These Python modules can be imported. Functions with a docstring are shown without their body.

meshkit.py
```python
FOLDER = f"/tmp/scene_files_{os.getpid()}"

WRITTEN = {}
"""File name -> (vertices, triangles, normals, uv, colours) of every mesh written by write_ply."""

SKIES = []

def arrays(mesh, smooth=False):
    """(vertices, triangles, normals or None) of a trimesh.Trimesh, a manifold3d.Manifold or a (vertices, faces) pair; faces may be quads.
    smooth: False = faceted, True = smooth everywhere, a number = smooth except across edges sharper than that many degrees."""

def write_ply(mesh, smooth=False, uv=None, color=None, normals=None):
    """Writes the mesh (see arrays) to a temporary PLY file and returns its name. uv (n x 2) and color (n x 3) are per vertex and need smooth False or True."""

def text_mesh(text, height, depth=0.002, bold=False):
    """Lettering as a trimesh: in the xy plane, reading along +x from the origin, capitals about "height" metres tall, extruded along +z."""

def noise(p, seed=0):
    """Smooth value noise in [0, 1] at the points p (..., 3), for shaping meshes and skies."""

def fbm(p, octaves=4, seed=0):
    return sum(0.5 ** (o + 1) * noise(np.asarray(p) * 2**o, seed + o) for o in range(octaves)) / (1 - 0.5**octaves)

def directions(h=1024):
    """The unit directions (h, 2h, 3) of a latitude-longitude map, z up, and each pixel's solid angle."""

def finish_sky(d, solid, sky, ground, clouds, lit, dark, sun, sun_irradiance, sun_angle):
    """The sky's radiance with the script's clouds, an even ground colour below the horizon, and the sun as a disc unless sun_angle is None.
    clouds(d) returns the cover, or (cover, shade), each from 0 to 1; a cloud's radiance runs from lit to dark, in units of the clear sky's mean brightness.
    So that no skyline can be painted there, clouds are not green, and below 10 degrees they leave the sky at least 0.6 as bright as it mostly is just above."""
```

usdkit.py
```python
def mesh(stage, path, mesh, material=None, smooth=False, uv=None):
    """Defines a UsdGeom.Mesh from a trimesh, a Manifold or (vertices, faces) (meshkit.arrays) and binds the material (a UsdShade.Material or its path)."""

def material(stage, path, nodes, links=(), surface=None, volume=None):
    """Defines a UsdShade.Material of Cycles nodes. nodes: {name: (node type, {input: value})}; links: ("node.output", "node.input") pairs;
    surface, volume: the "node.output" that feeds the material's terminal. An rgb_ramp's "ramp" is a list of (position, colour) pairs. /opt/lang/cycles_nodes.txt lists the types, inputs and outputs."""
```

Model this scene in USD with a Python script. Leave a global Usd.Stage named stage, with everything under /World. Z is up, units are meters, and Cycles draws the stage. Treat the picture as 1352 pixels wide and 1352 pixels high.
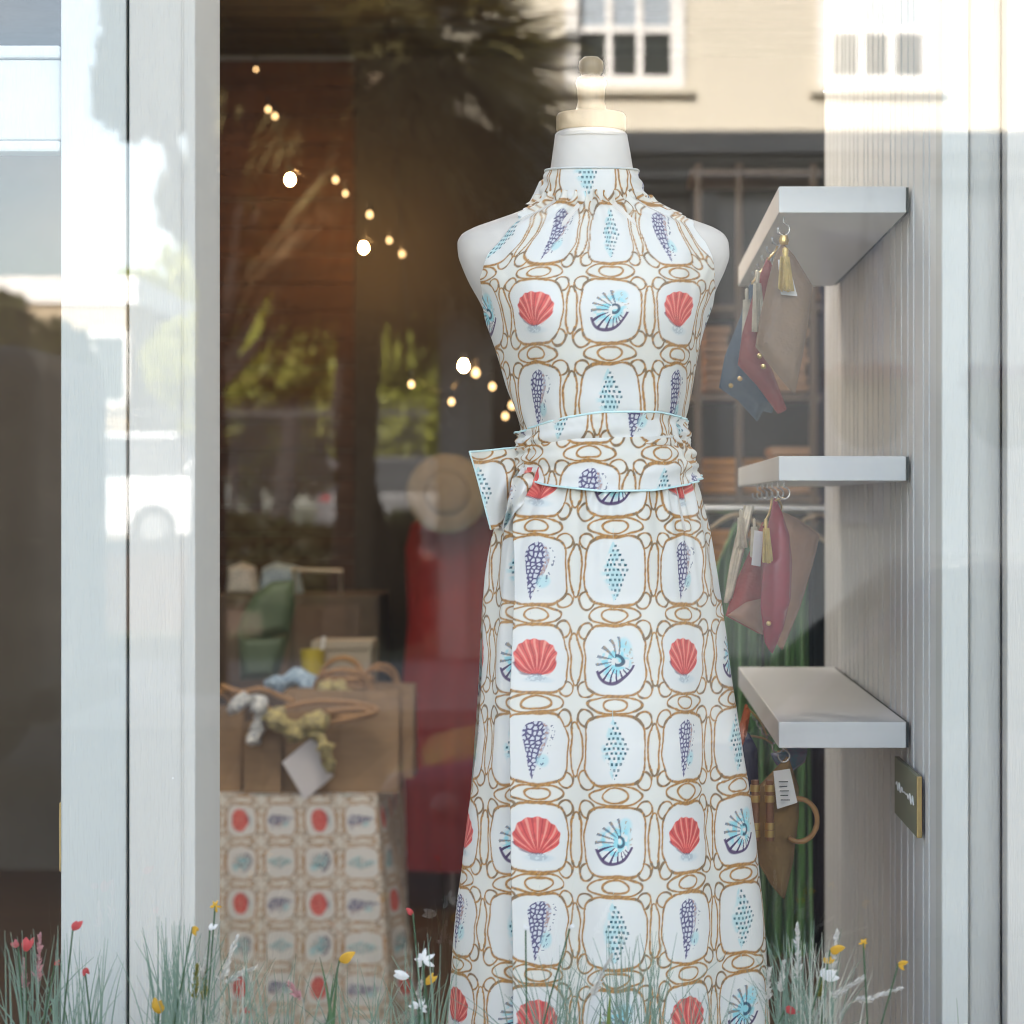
import math, random
import numpy as np, trimesh, shapely, manifold3d as m3
import shapely.geometry as sg
from scipy.spatial import Delaunay
from pxr import Usd, UsdGeom, UsdLux, UsdShade, Sdf, Gf, Vt
import usdkit, meshkit

# ------------------------------------------------------------------ stage, camera, sky, sun, exposure
stage = Usd.Stage.CreateInMemory()
UsdGeom.SetStageUpAxis(stage, UsdGeom.Tokens.z)
UsdGeom.Xform.Define(stage, '/World')
UsdGeom.Scope.Define(stage, '/World/Looks')
RNG = np.random.default_rng(7)
random.seed(7)

W, F, CX, CY = 1352.0, 3177.0, 817.0, 665.0      # photograph's width, focal length and principal point, in its pixels
CAM_Y, CAM_Z = -3.2, 1.55
cam = UsdGeom.Camera.Define(stage, '/World/camera')
cam.AddTranslateOp().Set((0, CAM_Y, CAM_Z)); cam.AddRotateXOp().Set(90.0)
cam.CreateHorizontalApertureAttr(36.0); cam.CreateVerticalApertureAttr(36.0)
cam.CreateFocalLengthAttr(36.0 * F / W)
cam.CreateHorizontalApertureOffsetAttr((W / 2 - CX) / W * 36.0)
cam.CreateVerticalApertureOffsetAttr((CY - W / 2) / W * 36.0)
cam.CreateFStopAttr(5.4); cam.CreateFocusDistanceAttr(3.47)
cam.CreateClippingRangeAttr((0.05, 5000.0))
cam.CreateExposureAttr(3.5)

SUN = np.array([-0.30, 0.85, 0.43]); SUN /= np.linalg.norm(SUN)
SKY_STRENGTH, SUN_INT = 0.075, 1.03
elev, rot = math.asin(SUN[2]), math.atan2(SUN[0], SUN[1])
sky = UsdLux.DomeLight.Define(stage, '/World/sky')
skymat = usdkit.material(stage, '/World/Looks/sky_air', {
    's': ('sky_texture', {'sky_type': 'single_scattering', 'sun_disc': False, 'sun_elevation': elev, 'sun_rotation': rot, 'altitude': 10.0, 'air_density': 1.0, 'aerosol_density': 1.0, 'ozone_density': 1.0}),
    'tc': ('texture_coordinate', {}), 'mp': ('mapping', {'scale': (1.0, 1.0, 2.2)}), 'n': ('noise_texture', {'scale': 2.6, 'detail': 6.0, 'roughness': 0.6}), 'r': ('rgb_ramp', {'ramp': [(0.36, (0.08,) * 3), (0.58, (0.5,) * 3), (0.74, (0.92,) * 3)]}),
    'bw': ('rgb_to_bw', {}), 'cl': ('mix', {'mix_type': 'multiply', 'fac': 1.0, 'color2': (1.42, 1.38, 1.32)}), 'x': ('mix', {}),
    'b': ('background_shader', {'strength': SKY_STRENGTH})},
    [('tc.generated', 'mp.vector'), ('mp.vector', 'n.vector'), ('n.fac', 'r.fac'), ('r.color', 'x.fac'), ('s.color', 'bw.color'), ('bw.val', 'cl.color1'), ('s.color', 'x.color1'), ('cl.color', 'x.color2'), ('x.color', 'b.color')], surface='b.background')
UsdShade.MaterialBindingAPI.Apply(sky.GetPrim()).Bind(skymat)
sun = UsdLux.DistantLight.Define(stage, '/World/sun')
sun.CreateIntensityAttr(SUN_INT); sun.CreateAngleAttr(0.53); sun.CreateNormalizeAttr(True); sun.CreateColorAttr((1.0, 0.95, 0.88))
q = Gf.Rotation(Gf.Vec3d(0, 0, 1), Gf.Vec3d(*map(float, SUN))).GetQuat()
sun.AddOrientOp(UsdGeom.XformOp.PrecisionDouble).Set(Gf.Quatd(q.GetReal(), q.GetImaginary()))
sky.GetPrim().SetCustomDataByKey('kind', 'structure')

# ------------------------------------------------------------------ helpers
def P(px, py, D):                       # the point seen through the glass at a photograph's pixel, D metres from the camera
    return np.array([(px - CX) / F * D, D + CAM_Y, CAM_Z + (CY - py) / F * D])
def R(px, py, D):                       # the point of the street that the pane mirrors at that pixel
    p = P(px, py, D); return np.array([p[0], -p[1], p[2]])
def lin(c):
    c = np.asarray(c, float) / 255.0
    return np.where(c < 0.04045, c / 12.92, ((c + 0.055) / 1.055) ** 2.4)

NAMES, ORIGIN = {}, {}
def numbered(parent, name):
    k = (parent, name); n = NAMES.get(k, 0); NAMES[k] = n + 1
    return f'{parent}/{name}' + (f'_{n:03d}' if n else '')
def tag(prim, label=None, cat=None, group=None, kind=None):
    for k, v in (('label', label), ('category', cat), ('group', group), ('kind', kind)):
        if v: prim.SetCustomDataByKey(k, v)
    return prim
def thing(name, label, cat, loc, group=None, kind=None):
    path = numbered('/World', name)
    x = UsdGeom.Xform.Define(stage, path); x.AddTranslateOp().Set(tuple(map(float, loc)))
    ORIGIN[path] = np.asarray(loc, float)
    tag(x.GetPrim(), label, cat, group, kind)
    return path
def obj(name, mesh, mat, parent='/World', smooth=False, label=None, kind=None, color=None):
    v, f, n = meshkit.arrays(mesh, False)
    o = ORIGIN.get(parent, np.zeros(3))
    path = numbered(parent, name)
    m = usdkit.mesh(stage, path, trimesh.Trimesh(v - o, f, process=False), mat, smooth=smooth)
    ORIGIN[path] = o
    if color is not None:
        UsdGeom.PrimvarsAPI(m).CreatePrimvar('print_colour', Sdf.ValueTypeNames.Color3fArray, 'vertex').Set(Vt.Vec3fArray.FromNumpy(np.asarray(color, np.float32)))
    tag(m.GetPrim(), label, kind=kind)
    return path
def single(name, mesh, mat, label, cat, group=None, smooth=False, kind=None):
    path = obj(name, mesh, mat, '/World', smooth)
    tag(stage.GetPrimAtPath(path), label, cat, group, kind); return path
def struct(name, mesh, mat, smooth=False):
    path = obj(name, mesh, mat, '/World', smooth); tag(stage.GetPrimAtPath(path), kind='structure'); return path

cat_ = trimesh.util.concatenate
def tm(m):
    v, f, _ = meshkit.arrays(m, False); return trimesh.Trimesh(v, f, process=False)
def box(x0, x1, y0, y1, z0, z1):
    return trimesh.creation.box(bounds=[[min(x0, x1), min(y0, y1), min(z0, z1)], [max(x0, x1), max(y0, y1), max(z0, z1)]])
def rbox(x0, x1, y0, y1, z0, z1, r=0.004, seg=8):
    x0, x1, y0, y1, z0, z1 = min(x0, x1), max(x0, x1), min(y0, y1), max(y0, y1), min(z0, z1), max(z0, z1)
    r = min(r, 0.49 * min(x1 - x0, y1 - y0, z1 - z0))
    s = m3.Manifold.sphere(r, seg)
    return tm(m3.Manifold.batch_hull([s.translate([x, y, z]) for x in (x0 + r, x1 - r) for y in (y0 + r, y1 - r) for z in (z0 + r, z1 - r)]))
def hull(points, r, seg=12):
    r = np.broadcast_to(r, len(points))
    return tm(m3.Manifold.batch_hull([m3.Manifold.sphere(float(q), seg).translate([float(c) for c in p]) for p, q in zip(points, r)]))
def tube(points, r, sides=8, cap=True):
    p = np.asarray(points, float); r = np.broadcast_to(r, len(p))
    t = np.gradient(p, axis=0); t /= np.linalg.norm(t, axis=1, keepdims=True) + 1e-12
    ref = np.array([0.31, 0.77, 0.55]) if len(p) > 2 else (np.array([0, 0, 1.0]) if abs(t[0, 2]) < 0.9 else np.array([1.0, 0, 0]))
    a = np.cross(t, ref); a /= np.linalg.norm(a, axis=1, keepdims=True) + 1e-12
    for i in range(1, len(a)):          # parallel transport keeps the tube from twisting
        b = a[i - 1] - t[i] * np.dot(a[i - 1], t[i]); n = np.linalg.norm(b)
        if n > 1e-6: a[i] = b / n
    b = np.cross(t, a); ang = np.arange(sides) * 2 * np.pi / sides
    v = p[:, None] + r[:, None, None] * (np.cos(ang)[None, :, None] * a[:, None] + np.sin(ang)[None, :, None] * b[:, None])
    i, j = np.meshgrid(np.arange(len(p) - 1), np.arange(sides), indexing='ij')
    q = np.stack([i * sides + j, i * sides + (j + 1) % sides, (i + 1) * sides + (j + 1) % sides, (i + 1) * sides + j], -1).reshape(-1, 4)
    f = np.vstack([q[:, [0, 1, 2]], q[:, [0, 2, 3]]]); v = v.reshape(-1, 3)
    if cap:
        n = len(v); v = np.vstack([v, p[:1], p[-1:]]); k = np.arange(sides); L = n - sides
        f = np.vstack([f, np.stack([np.full(sides, n), (k + 1) % sides, k], 1), np.stack([np.full(sides, n + 1), L + k, L + (k + 1) % sides], 1)])
    return trimesh.Trimesh(v, f, process=False)
def curve(pts, n=24):                   # Catmull-Rom through the points
    p = np.asarray(pts, float); p = np.vstack([2 * p[0] - p[1], p, 2 * p[-1] - p[-2]])
    out = []
    for i in range(1, len(p) - 2):
        t = np.linspace(0, 1, n, endpoint=(i == len(p) - 3))[:, None]
        a, b, c, d = p[i - 1], p[i], p[i + 1], p[i + 2]
        out.append(0.5 * (2 * b + (c - a) * t + (2 * a - 5 * b + 4 * c - d) * t ** 2 + (3 * b - a - 3 * c + d) * t ** 3))
    return np.vstack(out)
def lathe(profile, center, axis=None, n=32):
    m = trimesh.creation.revolve(np.asarray(profile, float), sections=n)
    if axis is not None: m.apply_transform(trimesh.geometry.align_vectors([0, 0, 1], axis))
    m.apply_translation(center); return m
def grid_faces(nv, nu, flip=False):
    i, j = np.meshgrid(np.arange(nv - 1), np.arange(nu - 1), indexing='ij')
    a = i * nu + j; q = np.stack([a, a + 1, a + nu + 1, a + nu], -1).reshape(-1, 4)
    if flip: q = q[:, ::-1]
    return np.vstack([q[:, [0, 1, 2]], q[:, [0, 2, 3]]])
def sheet(pos, flip=False):
    nv, nu = pos.shape[:2]
    return trimesh.Trimesh(pos.reshape(-1, 3), grid_faces(nv, nu, flip), process=False)
def puff(poly, origin, ux, uz, thick, step=None, edge=0.20):
    """A cushion-like solid over a flat outline: poly in metres in the plane (ux, uz) at origin, thickest inside."""
    g = sg.Polygon(poly); x0, z0, x1, z1 = g.bounds
    step = step or max(x1 - x0, z1 - z0) / 26
    ring = g.exterior; n = max(12, int(ring.length / step))
    rim = np.array([ring.interpolate(i / n, normalized=True).coords[0] for i in range(n)])
    gx, gz = np.meshgrid(np.arange(x0, x1, step), np.arange(z0, z1, step)); c = np.stack([gx.ravel(), gz.ravel()], 1)
    inside = shapely.contains_xy(g.buffer(-step * 0.45), c[:, 0], c[:, 1]); c = c[inside]
    pts = np.vstack([rim, c]); tri = Delaunay(pts).simplices; cen = pts[tri].mean(1)
    tri = tri[shapely.contains_xy(g, cen[:, 0], cen[:, 1])]
    d = shapely.distance(ring, shapely.points(pts)); w = edge * min(x1 - x0, z1 - z0)
    u_ = np.clip(d / w, 0, 1); h = thick / 2 * (1 - (1 - u_) ** 2.2) + thick * 0.06
    e1 = pts[tri[:, 1]] - pts[tri[:, 0]]; e2 = pts[tri[:, 2]] - pts[tri[:, 0]]
    neg = e1[:, 0] * e2[:, 1] - e1[:, 1] * e2[:, 0] < 0; tri[neg] = tri[neg][:, ::-1]
    ux, uz = np.asarray(ux, float), np.asarray(uz, float); nn = np.cross(ux, uz)
    base = np.asarray(origin) + pts[:, :1] * ux + pts[:, 1:] * uz
    fr, bk = base + h[:, None] * nn, base - h[:, None] * nn; N = len(pts)
    k = np.arange(n); k2 = (k + 1) % n
    side = np.vstack([np.stack([k2, k, k + N], 1), np.stack([k2, k + N, k2 + N], 1)])
    area = sum(rim[i, 0] * rim[(i + 1) % n, 1] - rim[(i + 1) % n, 0] * rim[i, 1] for i in range(n))
    if area < 0: side = side[:, ::-1]
    return trimesh.Trimesh(np.vstack([fr, bk]), np.vstack([tri, tri[:, ::-1] + N, side]), process=False)
def puff_px(poly, D, thick, yaw=0.0, **k):
    """As puff, with the outline in photograph pixels at distance D, the plane turned by yaw about the upright axis."""
    poly = np.asarray(poly, float); c = poly.mean(0); o = P(c[0], c[1], D); cy, sy = math.cos(yaw), math.sin(yaw)
    q = np.stack([(poly[:, 0] - c[0]) / F * D / cy, -(poly[:, 1] - c[1]) / F * D], 1)
    return puff(q, o, [cy, sy, 0], [0, 0, 1], thick, **k)

# ------------------------------------------------------------------ materials
LOOK = {}
def mat(name, color, rough=0.6, var=0.10, scale=6.0, bump=0.0, bscale=None, metal=0.0, spec=0.5, sheen=0.0, stretch=(1, 1, 1), dark=None, coat=0.0, detail=4.0, island=0.0):
    """A surface with a mottled colour and fine relief. color: linear albedo; var: how far the noise moves it; dark: second colour of the mottling."""
    if name in LOOK: return LOOK[name]
    c = np.asarray(color, float); d = np.asarray(dark, float) if dark is not None else c * (1 - var)
    nodes = {'g': ('geometry', {}), 'm': ('mapping', {'scale': stretch}), 'n': ('noise_texture', {'scale': scale, 'detail': detail, 'roughness': 0.6}),
             'r': ('rgb_ramp', {'ramp': [(0.28, d), (0.72, np.minimum(c * (1 + var * 0.4), 0.9))]}),
             'p': ('principled_bsdf', {'roughness': rough, 'metallic': metal, 'specular_ior_level': spec, 'sheen_weight': sheen, 'coat_weight': coat})}
    links = [('g.position', 'm.vector'), ('m.vector', 'n.vector'), ('n.fac', 'r.fac')]
    last = 'r.color'
    if island:
        nodes['mr'] = ('map_range', {'from_min': 0.0, 'from_max': 1.0, 'to_min': 1 - island, 'to_max': 1 + island}); nodes['h'] = ('hsv', {})
        links += [('g.random_per_island', 'mr.value'), ('mr.result', 'h.value'), (last, 'h.color')]; last = 'h.color'
    links.append((last, 'p.base_color'))
    if bump:
        nodes['n2'] = ('noise_texture', {'scale': bscale or scale * 8, 'detail': 3.0}); nodes['b'] = ('bump', {'strength': 1.0, 'distance': bump * 2.2})
        links += [('m.vector', 'n2.vector'), ('n2.fac', 'b.height'), ('b.normal', 'p.normal')]
    LOOK[name] = usdkit.material(stage, f'/World/Looks/{name}', nodes, links, surface='p.BSDF')
    return LOOK[name]
def leafmat(name, color, trans, rough=0.5, var=0.35):
    if name in LOOK: return LOOK[name]
    c = np.asarray(color, float)
    nodes = {'g': ('geometry', {}), 'r': ('rgb_ramp', {'ramp': [(0.0, c * (1 - var)), (0.6, c), (1.0, c * (1 + var) + np.array([0.02, 0.01, 0]))]}),
             'p': ('principled_bsdf', {'roughness': rough, 'specular_ior_level': 0.3}), 't': ('translucent_bsdf', {'color': np.asarray(trans, float)}), 'x': ('mix_closure', {'fac': 0.35})}
    LOOK[name] = usdkit.material(stage, f'/World/Looks/{name}', nodes, [('g.random_per_island', 'r.fac'), ('r.color', 'p.base_color'), ('p.BSDF', 'x.closure1'), ('t.BSDF', 'x.closure2')], surface='x.closure')
    return LOOK[name]
def printmat(name, bump=0.00025, scale=350.0):
    nodes = {'a': ('attribute', {'attribute': 'print_colour'}), 'g': ('geometry', {}), 'n': ('noise_texture', {'scale': scale, 'detail': 2.0}), 'n2': ('noise_texture', {'scale': 55.0, 'detail': 5.0, 'roughness': 0.6}),
             'ad': ('math', {'math_type': 'multiply_add', 'value2': 0.03}), 'b': ('bump', {'strength': 1.0, 'distance': bump * 2.2}), 'p': ('principled_bsdf', {'roughness': 0.85, 'specular_ior_level': 0.2, 'sheen_weight': 0.0}),
             't': ('translucent_bsdf', {}), 'x': ('mix_closure', {'fac': 0.08})}
    links = [('a.color', 'p.base_color'), ('a.color', 't.color'), ('g.position', 'n.vector'), ('g.position', 'n2.vector'), ('n.fac', 'ad.value1'), ('n2.fac', 'ad.value3'), ('ad.value', 'b.height'), ('b.normal', 'p.normal'), ('p.BSDF', 'x.closure1'), ('t.BSDF', 'x.closure2')]
    return usdkit.material(stage, f'/World/Looks/{name}', nodes, links, surface='x.closure')
def glow(name, color, strength):
    return usdkit.material(stage, f'/World/Looks/{name}', {'e': ('emission', {'color': color, 'strength': strength})}, [], surface='e.emission')

# shop window glass: both faces mirror as a real pane does; a few specks of dust sit on it
PANE = usdkit.material(stage, '/World/Looks/shop_glass', {
    'g': ('geometry', {}), 'f1': ('fresnel', {'IOR': 1.88}), 'f2': ('fresnel', {'IOR': 1 / 1.88}), 'fm': ('mix_float', {}),
    't': ('transparent_bsdf', {'color': (0.955, 0.965, 0.962)}), 'gl': ('glossy_bsdf', {'color': (1, 1, 1), 'roughness': 0.0}), 'x': ('mix_closure', {}),
    'nw': ('noise_texture', {'scale': 1.3, 'detail': 1.0}), 'bw': ('bump', {'strength': 1.0, 'distance': 0.00012}),
    'v': ('voronoi_texture', {'scale': 22.0, 'feature': 'f1', 'randomness': 1.0}), 'sc': ('separate_color', {}),
    'sz': ('map_range', {'from_min': 0.90, 'from_max': 1.0, 'to_min': 0.0, 'to_max': 0.045, 'clamp': True}),
    'lt': ('math', {'math_type': 'less_than'}), 'mu': ('math', {'math_type': 'multiply_add', 'value2': 0.6, 'value3': 0.0015}),
    'd': ('diffuse_bsdf', {'color': (0.75, 0.75, 0.73)}), 'x2': ('mix_closure', {})},
    [('g.backfacing', 'fm.fac'), ('f1.fac', 'fm.a'), ('f2.fac', 'fm.b'), ('fm.result', 'x.fac'), ('t.BSDF', 'x.closure1'), ('gl.BSDF', 'x.closure2'),
     ('g.position', 'nw.vector'), ('nw.fac', 'bw.height'), ('bw.normal', 'gl.normal'),
     ('g.position', 'v.vector'), ('v.color', 'sc.color'), ('sc.r', 'sz.value'), ('v.distance', 'lt.value1'), ('sz.result', 'lt.value2'), ('lt.value', 'mu.value1'), 
     ('mu.value', 'x2.fac'), ('x.closure', 'x2.closure1'), ('d.BSDF', 'x2.closure2')], surface='x2.closure')

M_WHITE = mat('white_painted_wood', (0.478, 0.445, 0.405), 0.6, 0.02, 3.0, 0.0004, 60, stretch=(6, 6, 0.5), spec=0.12)
M_WHITE2 = mat('reflection_tinted_white_wood', (0.435, 0.428, 0.40), 0.6, 0.02, 3.0, 0.0004, 60, stretch=(6, 6, 0.5), spec=0.12)  # same white wood; the cooler tone paints in the reflection on it
M_GAP = mat('dark_joint', (0.03, 0.04, 0.035), 0.8)
M_BEAD = mat('white_beadboard_paint', (0.52, 0.51, 0.49), 0.6, 0.03, 2.0, 0.0004, 50, stretch=(5, 5, 0.4), spec=0.2)
M_SHELF = mat('white_shelf_laminate', (0.58, 0.575, 0.56), 0.5, 0.04, 4.0, 0.0002, 80)
M_STEEL = mat('nickel_wire', (0.62, 0.62, 0.62), 0.25, 0.1, metal=1.0)
M_BRASS = mat('brass', (0.72, 0.52, 0.22), 0.3, 0.15, 30, metal=1.0)
M_PRINT = printmat('shell_print_cotton')
M_JERSEY = mat('ivory_form_jersey', (0.58, 0.53, 0.485), 0.85, 0.05, 14, 0.00008, 700, sheen=0.1, spec=0.2)
M_WOOD = mat('pale_finial_wood', (0.27, 0.19, 0.11), 0.45, 0.25, 9, stretch=(6, 6, 0.6))
M_PIPE = mat('aqua_piping', (0.50, 0.66, 0.66), 0.8, 0.08, 40)

# ------------------------------------------------------------------ the printed cotton: chain lattice and four shells, in print units (100 x 111 a tile)
def smooth(e0, e1, x):
    t = np.clip((x - e0) / (e1 - e0), 0, 1); return t * t * (3 - 2 * t)
def cells(x, y, size, seed):            # border measure of jittered cells
    gx, gy = x / size, y / size; ix, iy = np.floor(gx).astype(int), np.floor(gy).astype(int)
    f1 = np.full(x.shape, 9.0); f2 = f1.copy()
    for a in (-1, 0, 1):
        for b in (-1, 0, 1):
            cx, cy = ix + a, iy + b
            h1 = np.modf(np.abs(np.sin(cx * 127.1 + cy * 311.7 + seed) * 43758.5453))[0]; h2 = np.modf(np.abs(np.sin(cx * 269.5 + cy * 183.3 + seed) * 43758.5453))[0]
            d = np.hypot(cx + 0.2 + 0.6 * h1 - gx, cy + 0.2 + 0.6 * h2 - gy)
            f2 = np.minimum(np.maximum(f1, d), f2); f1 = np.minimum(f1, d)
    return f2 - f1
def print_colour(u, v, turned=False):
    sh = u.shape; u, v = u.ravel().astype(float), v.ravel().astype(float)
    p3 = np.stack([u * 0.05, v * 0.05, np.zeros_like(u)], 1)
    u = u + (meshkit.noise(p3, 1) - 0.5) * 5; v = v + (meshkit.noise(p3, 2) - 0.5) * 5
    p3 = np.stack([u * 0.22, v * 0.22, np.zeros_like(u)], 1)
    hand = meshkit.noise(p3, 3); fine = meshkit.noise(p3 * 2.3, 4)
    i, j = np.round(u / 100).astype(int), np.round(v / 111).astype(int)
    x, y = u - 100 * i, v - 111 * j
    inside_w, outside_w = np.array([0.805, 0.785, 0.745]), np.array([0.80, 0.765, 0.69])
    sq = (np.abs(x / 38.5) ** 4.2 + np.abs(y / 43.0) ** 3.2)
    sd = (sq ** 0.27 - 1) * 40                                     # roughly the distance to the frame
    col = np.where((sd < 0)[:, None], inside_w, outside_w)
    # strokes
    cx, cy = 50 - np.abs(x), 55.5 - np.abs(y)                      # from the lattice corner
    def ell(px, py, a, b):
        r = np.hypot(px / a, py / b); return np.abs(r - 1) * r / np.maximum(np.hypot(px / a ** 2, py / b ** 2), 1e-6)
    d = np.abs(sd)
    d = np.minimum(d, ell(cx, y, 7.5, 33))
    d = np.minimum(d, ell(x, cy, 33, 11.5)); d = np.minimum(d, ell(x, cy, 16, 8.0))
    loop = np.abs(np.hypot((cx - 14) * 1.05, cy - 18) - 10)
    loop = np.where((sd > -1.5) & (ell(x, cy, 33, 11.5) + 0 * x > -1), loop, 9)
    d = np.minimum(d, loop)
    bar = np.abs(np.abs(cy) - 10.5); bar = np.where(np.abs(x) < 14 + 5 * hand, bar + 0.3, 9); d = np.minimum(d, bar)
    neck = np.abs(cx - 3.2 - 0.02 * (cy - 24) ** 2); neck = np.where((cy < 31) & (cy > 15), neck, 9); d = np.minimum(d, neck + 0.2)
    wdt = 0.72 + 0.85 * hand
    ink = 1 - smooth(wdt - 0.5, wdt + 0.9, d)
    rope = 0.5 + 0.5 * np.sin((u + v) * 0.9 + 4 * hand)
    gold = lin((200, 140, 58)); brown = lin((142, 98, 46)); dark = lin((92, 84, 70))
    s = (0.35 * rope + 0.65 * fine)[:, None]
    ic = gold * s + brown * (1 - s)
    corner = (np.hypot(cx - 12, cy - 16) < 15) & (hand > 0.52); ic = np.where(corner[:, None], dark * 0.6 + ic * 0.4, ic)
    halo = (1 - smooth(1.5, 5.0, d))[:, None] * 0.08
    col = col * (1 - halo) + lin((226, 200, 150)) * halo
    col = col * (1 - ink[:, None] * 0.93) + ic * ink[:, None] * 0.93
    odd, rowb = (i % 2) == 1, (j % 2) == 1
    def blend(mask, amount, c):
        a = np.clip(amount, 0, 1)[:, None]
        col[mask] = col[mask] * (1 - a) + np.asarray(c) * a
    m = odd & ~rowb                                                # scallop
    if m.any():
        X, Y = (x[m] + 1) * 1.05, y[m] * 1.05; hx, hy = 0.0, 25.0
        ang = np.arctan2(X - hx, hy - Y); r = np.hypot(X - hx, hy - Y)
        q = np.hypot(X / 28.5, (Y + 3) / 24.5); wedge = 1.13 - np.abs(ang) + 0.10 * (r / 50)
        edge = np.maximum((q - 1) * 25 - 0.7 * np.cos(ang * 26), -wedge * np.maximum(r, 4))
        R_ = r - edge
        body = 1 - smooth(-0.8, 0.8, r - R_)
        rib = 0.5 + 0.5 * np.cos(ang * 24); wash = hand[m]
        c = lin((228, 96, 90)) * (0.8 + 0.3 * wash)[:, None]; c = c + (lin((250, 168, 150)) - c) * (smooth(0.72, 1.0, rib) * smooth(6, 20, r) * 0.75)[:, None]
        c = c + (lin((170, 52, 60)) - c) * ((1 - smooth(0.0, 0.16, rib)) * 0.6)[:, None]
        blend(m, body * 0.97, c)
        foot = (1 - smooth(2.0, 3.6, np.abs(np.hypot(X / 2.2, Y - 25.5) - 2.6))) * (fine[m] > 0.4); blend(m, foot * 0.3, lin((84, 78, 104)))
        und = (1 - smooth(3, 7, np.hypot((X - 3) / 3.4, Y - 27))); blend(m, und * 0.25, lin((150, 190, 205)))
        low = (1 - smooth(0.5, 1.7, np.abs(r - R_))) * (Y > 4) * (X < 6); blend(m, low * 0.6, lin((96, 60, 88)))
    m = ~odd & ~rowb                                               # nautilus
    if m.any():
        X, Y = x[m] * 1.06, y[m] * 1.02
        ca, sa = math.cos(0.5), math.sin(0.5); A, B = X * ca + Y * sa, -X * sa + Y * ca
        e = np.hypot(A / 23.5, B / 30)
        ang = np.arctan2(Y - 4, X - 6); r = np.hypot(X - 6, Y - 4)
        aqua = (1 - smooth(0.55, 1.0, e)) * smooth(0.35, 0.62, hand[m]) ; blend(m, aqua * 0.85, lin((140, 214, 224)))
        aq2 = (1 - smooth(6, 13, np.hypot(X - 13, Y + 18))); blend(m, aq2 * 0.6, lin((160, 220, 228)))
        st = np.cos(ang * 17 + r * 0.10); left = (ang > 0.35) | (ang < -1.5)
        low = (ang > 0.1) & (ang < 2.9)
        stripes = smooth(0.35, 0.75, st) * (e < 1.0) * (r > 9) * left
        blend(m, stripes * np.where(low, 0.95, 0.75), np.where(low[:, None], lin((70, 52, 92)), lin((74, 92, 118))))
        rim = (1 - smooth(1.0, 2.4, np.abs(e - 1) * 25)) * low; blend(m, rim * 0.95, lin((84, 62, 100)))
        tan_ = smooth(0.4, 0.8, np.cos(ang * 17 + 2.4)) * (e < 0.95) * (r > 14) * (~low) * (fine[m] > 0.45); blend(m, tan_ * 0.6, lin((178, 148, 110)))
        hook = (1 - smooth(1.2, 2.6, np.abs(np.hypot(X - 5, Y - 1) - 6))) * (X > 2); blend(m, hook * 0.9, lin((50, 74, 96)))
    m = ~odd & rowb                                                # spindle of dashes
    if m.any():
        X, Y = x[m] - 1, y[m]
        half = 15.5 * np.clip(1 - np.abs(Y + 1) / 37, 0, 1) ** 0.82
        ins = np.abs(X) < half
        wash = (1 - smooth(0.6, 1.25, np.abs(X + 3) / np.maximum(half, 0.1))) * smooth(0.25, 0.6, hand[m]); blend(m, wash * 0.62, lin((168, 216, 220)))
        row = np.modf(np.abs((Y + 60) / 6.1))[0]; kk = np.floor((Y + 60) / 6.1)
        dash = np.modf(np.abs((X + 40 + kk * 2.6) / 5.3))[0]
        on = smooth(0.22, 0.36, row) * (1 - smooth(0.72, 0.86, row)) * smooth(0.16, 0.32, dash) * (1 - smooth(0.70, 0.86, dash)) * ins
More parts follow.
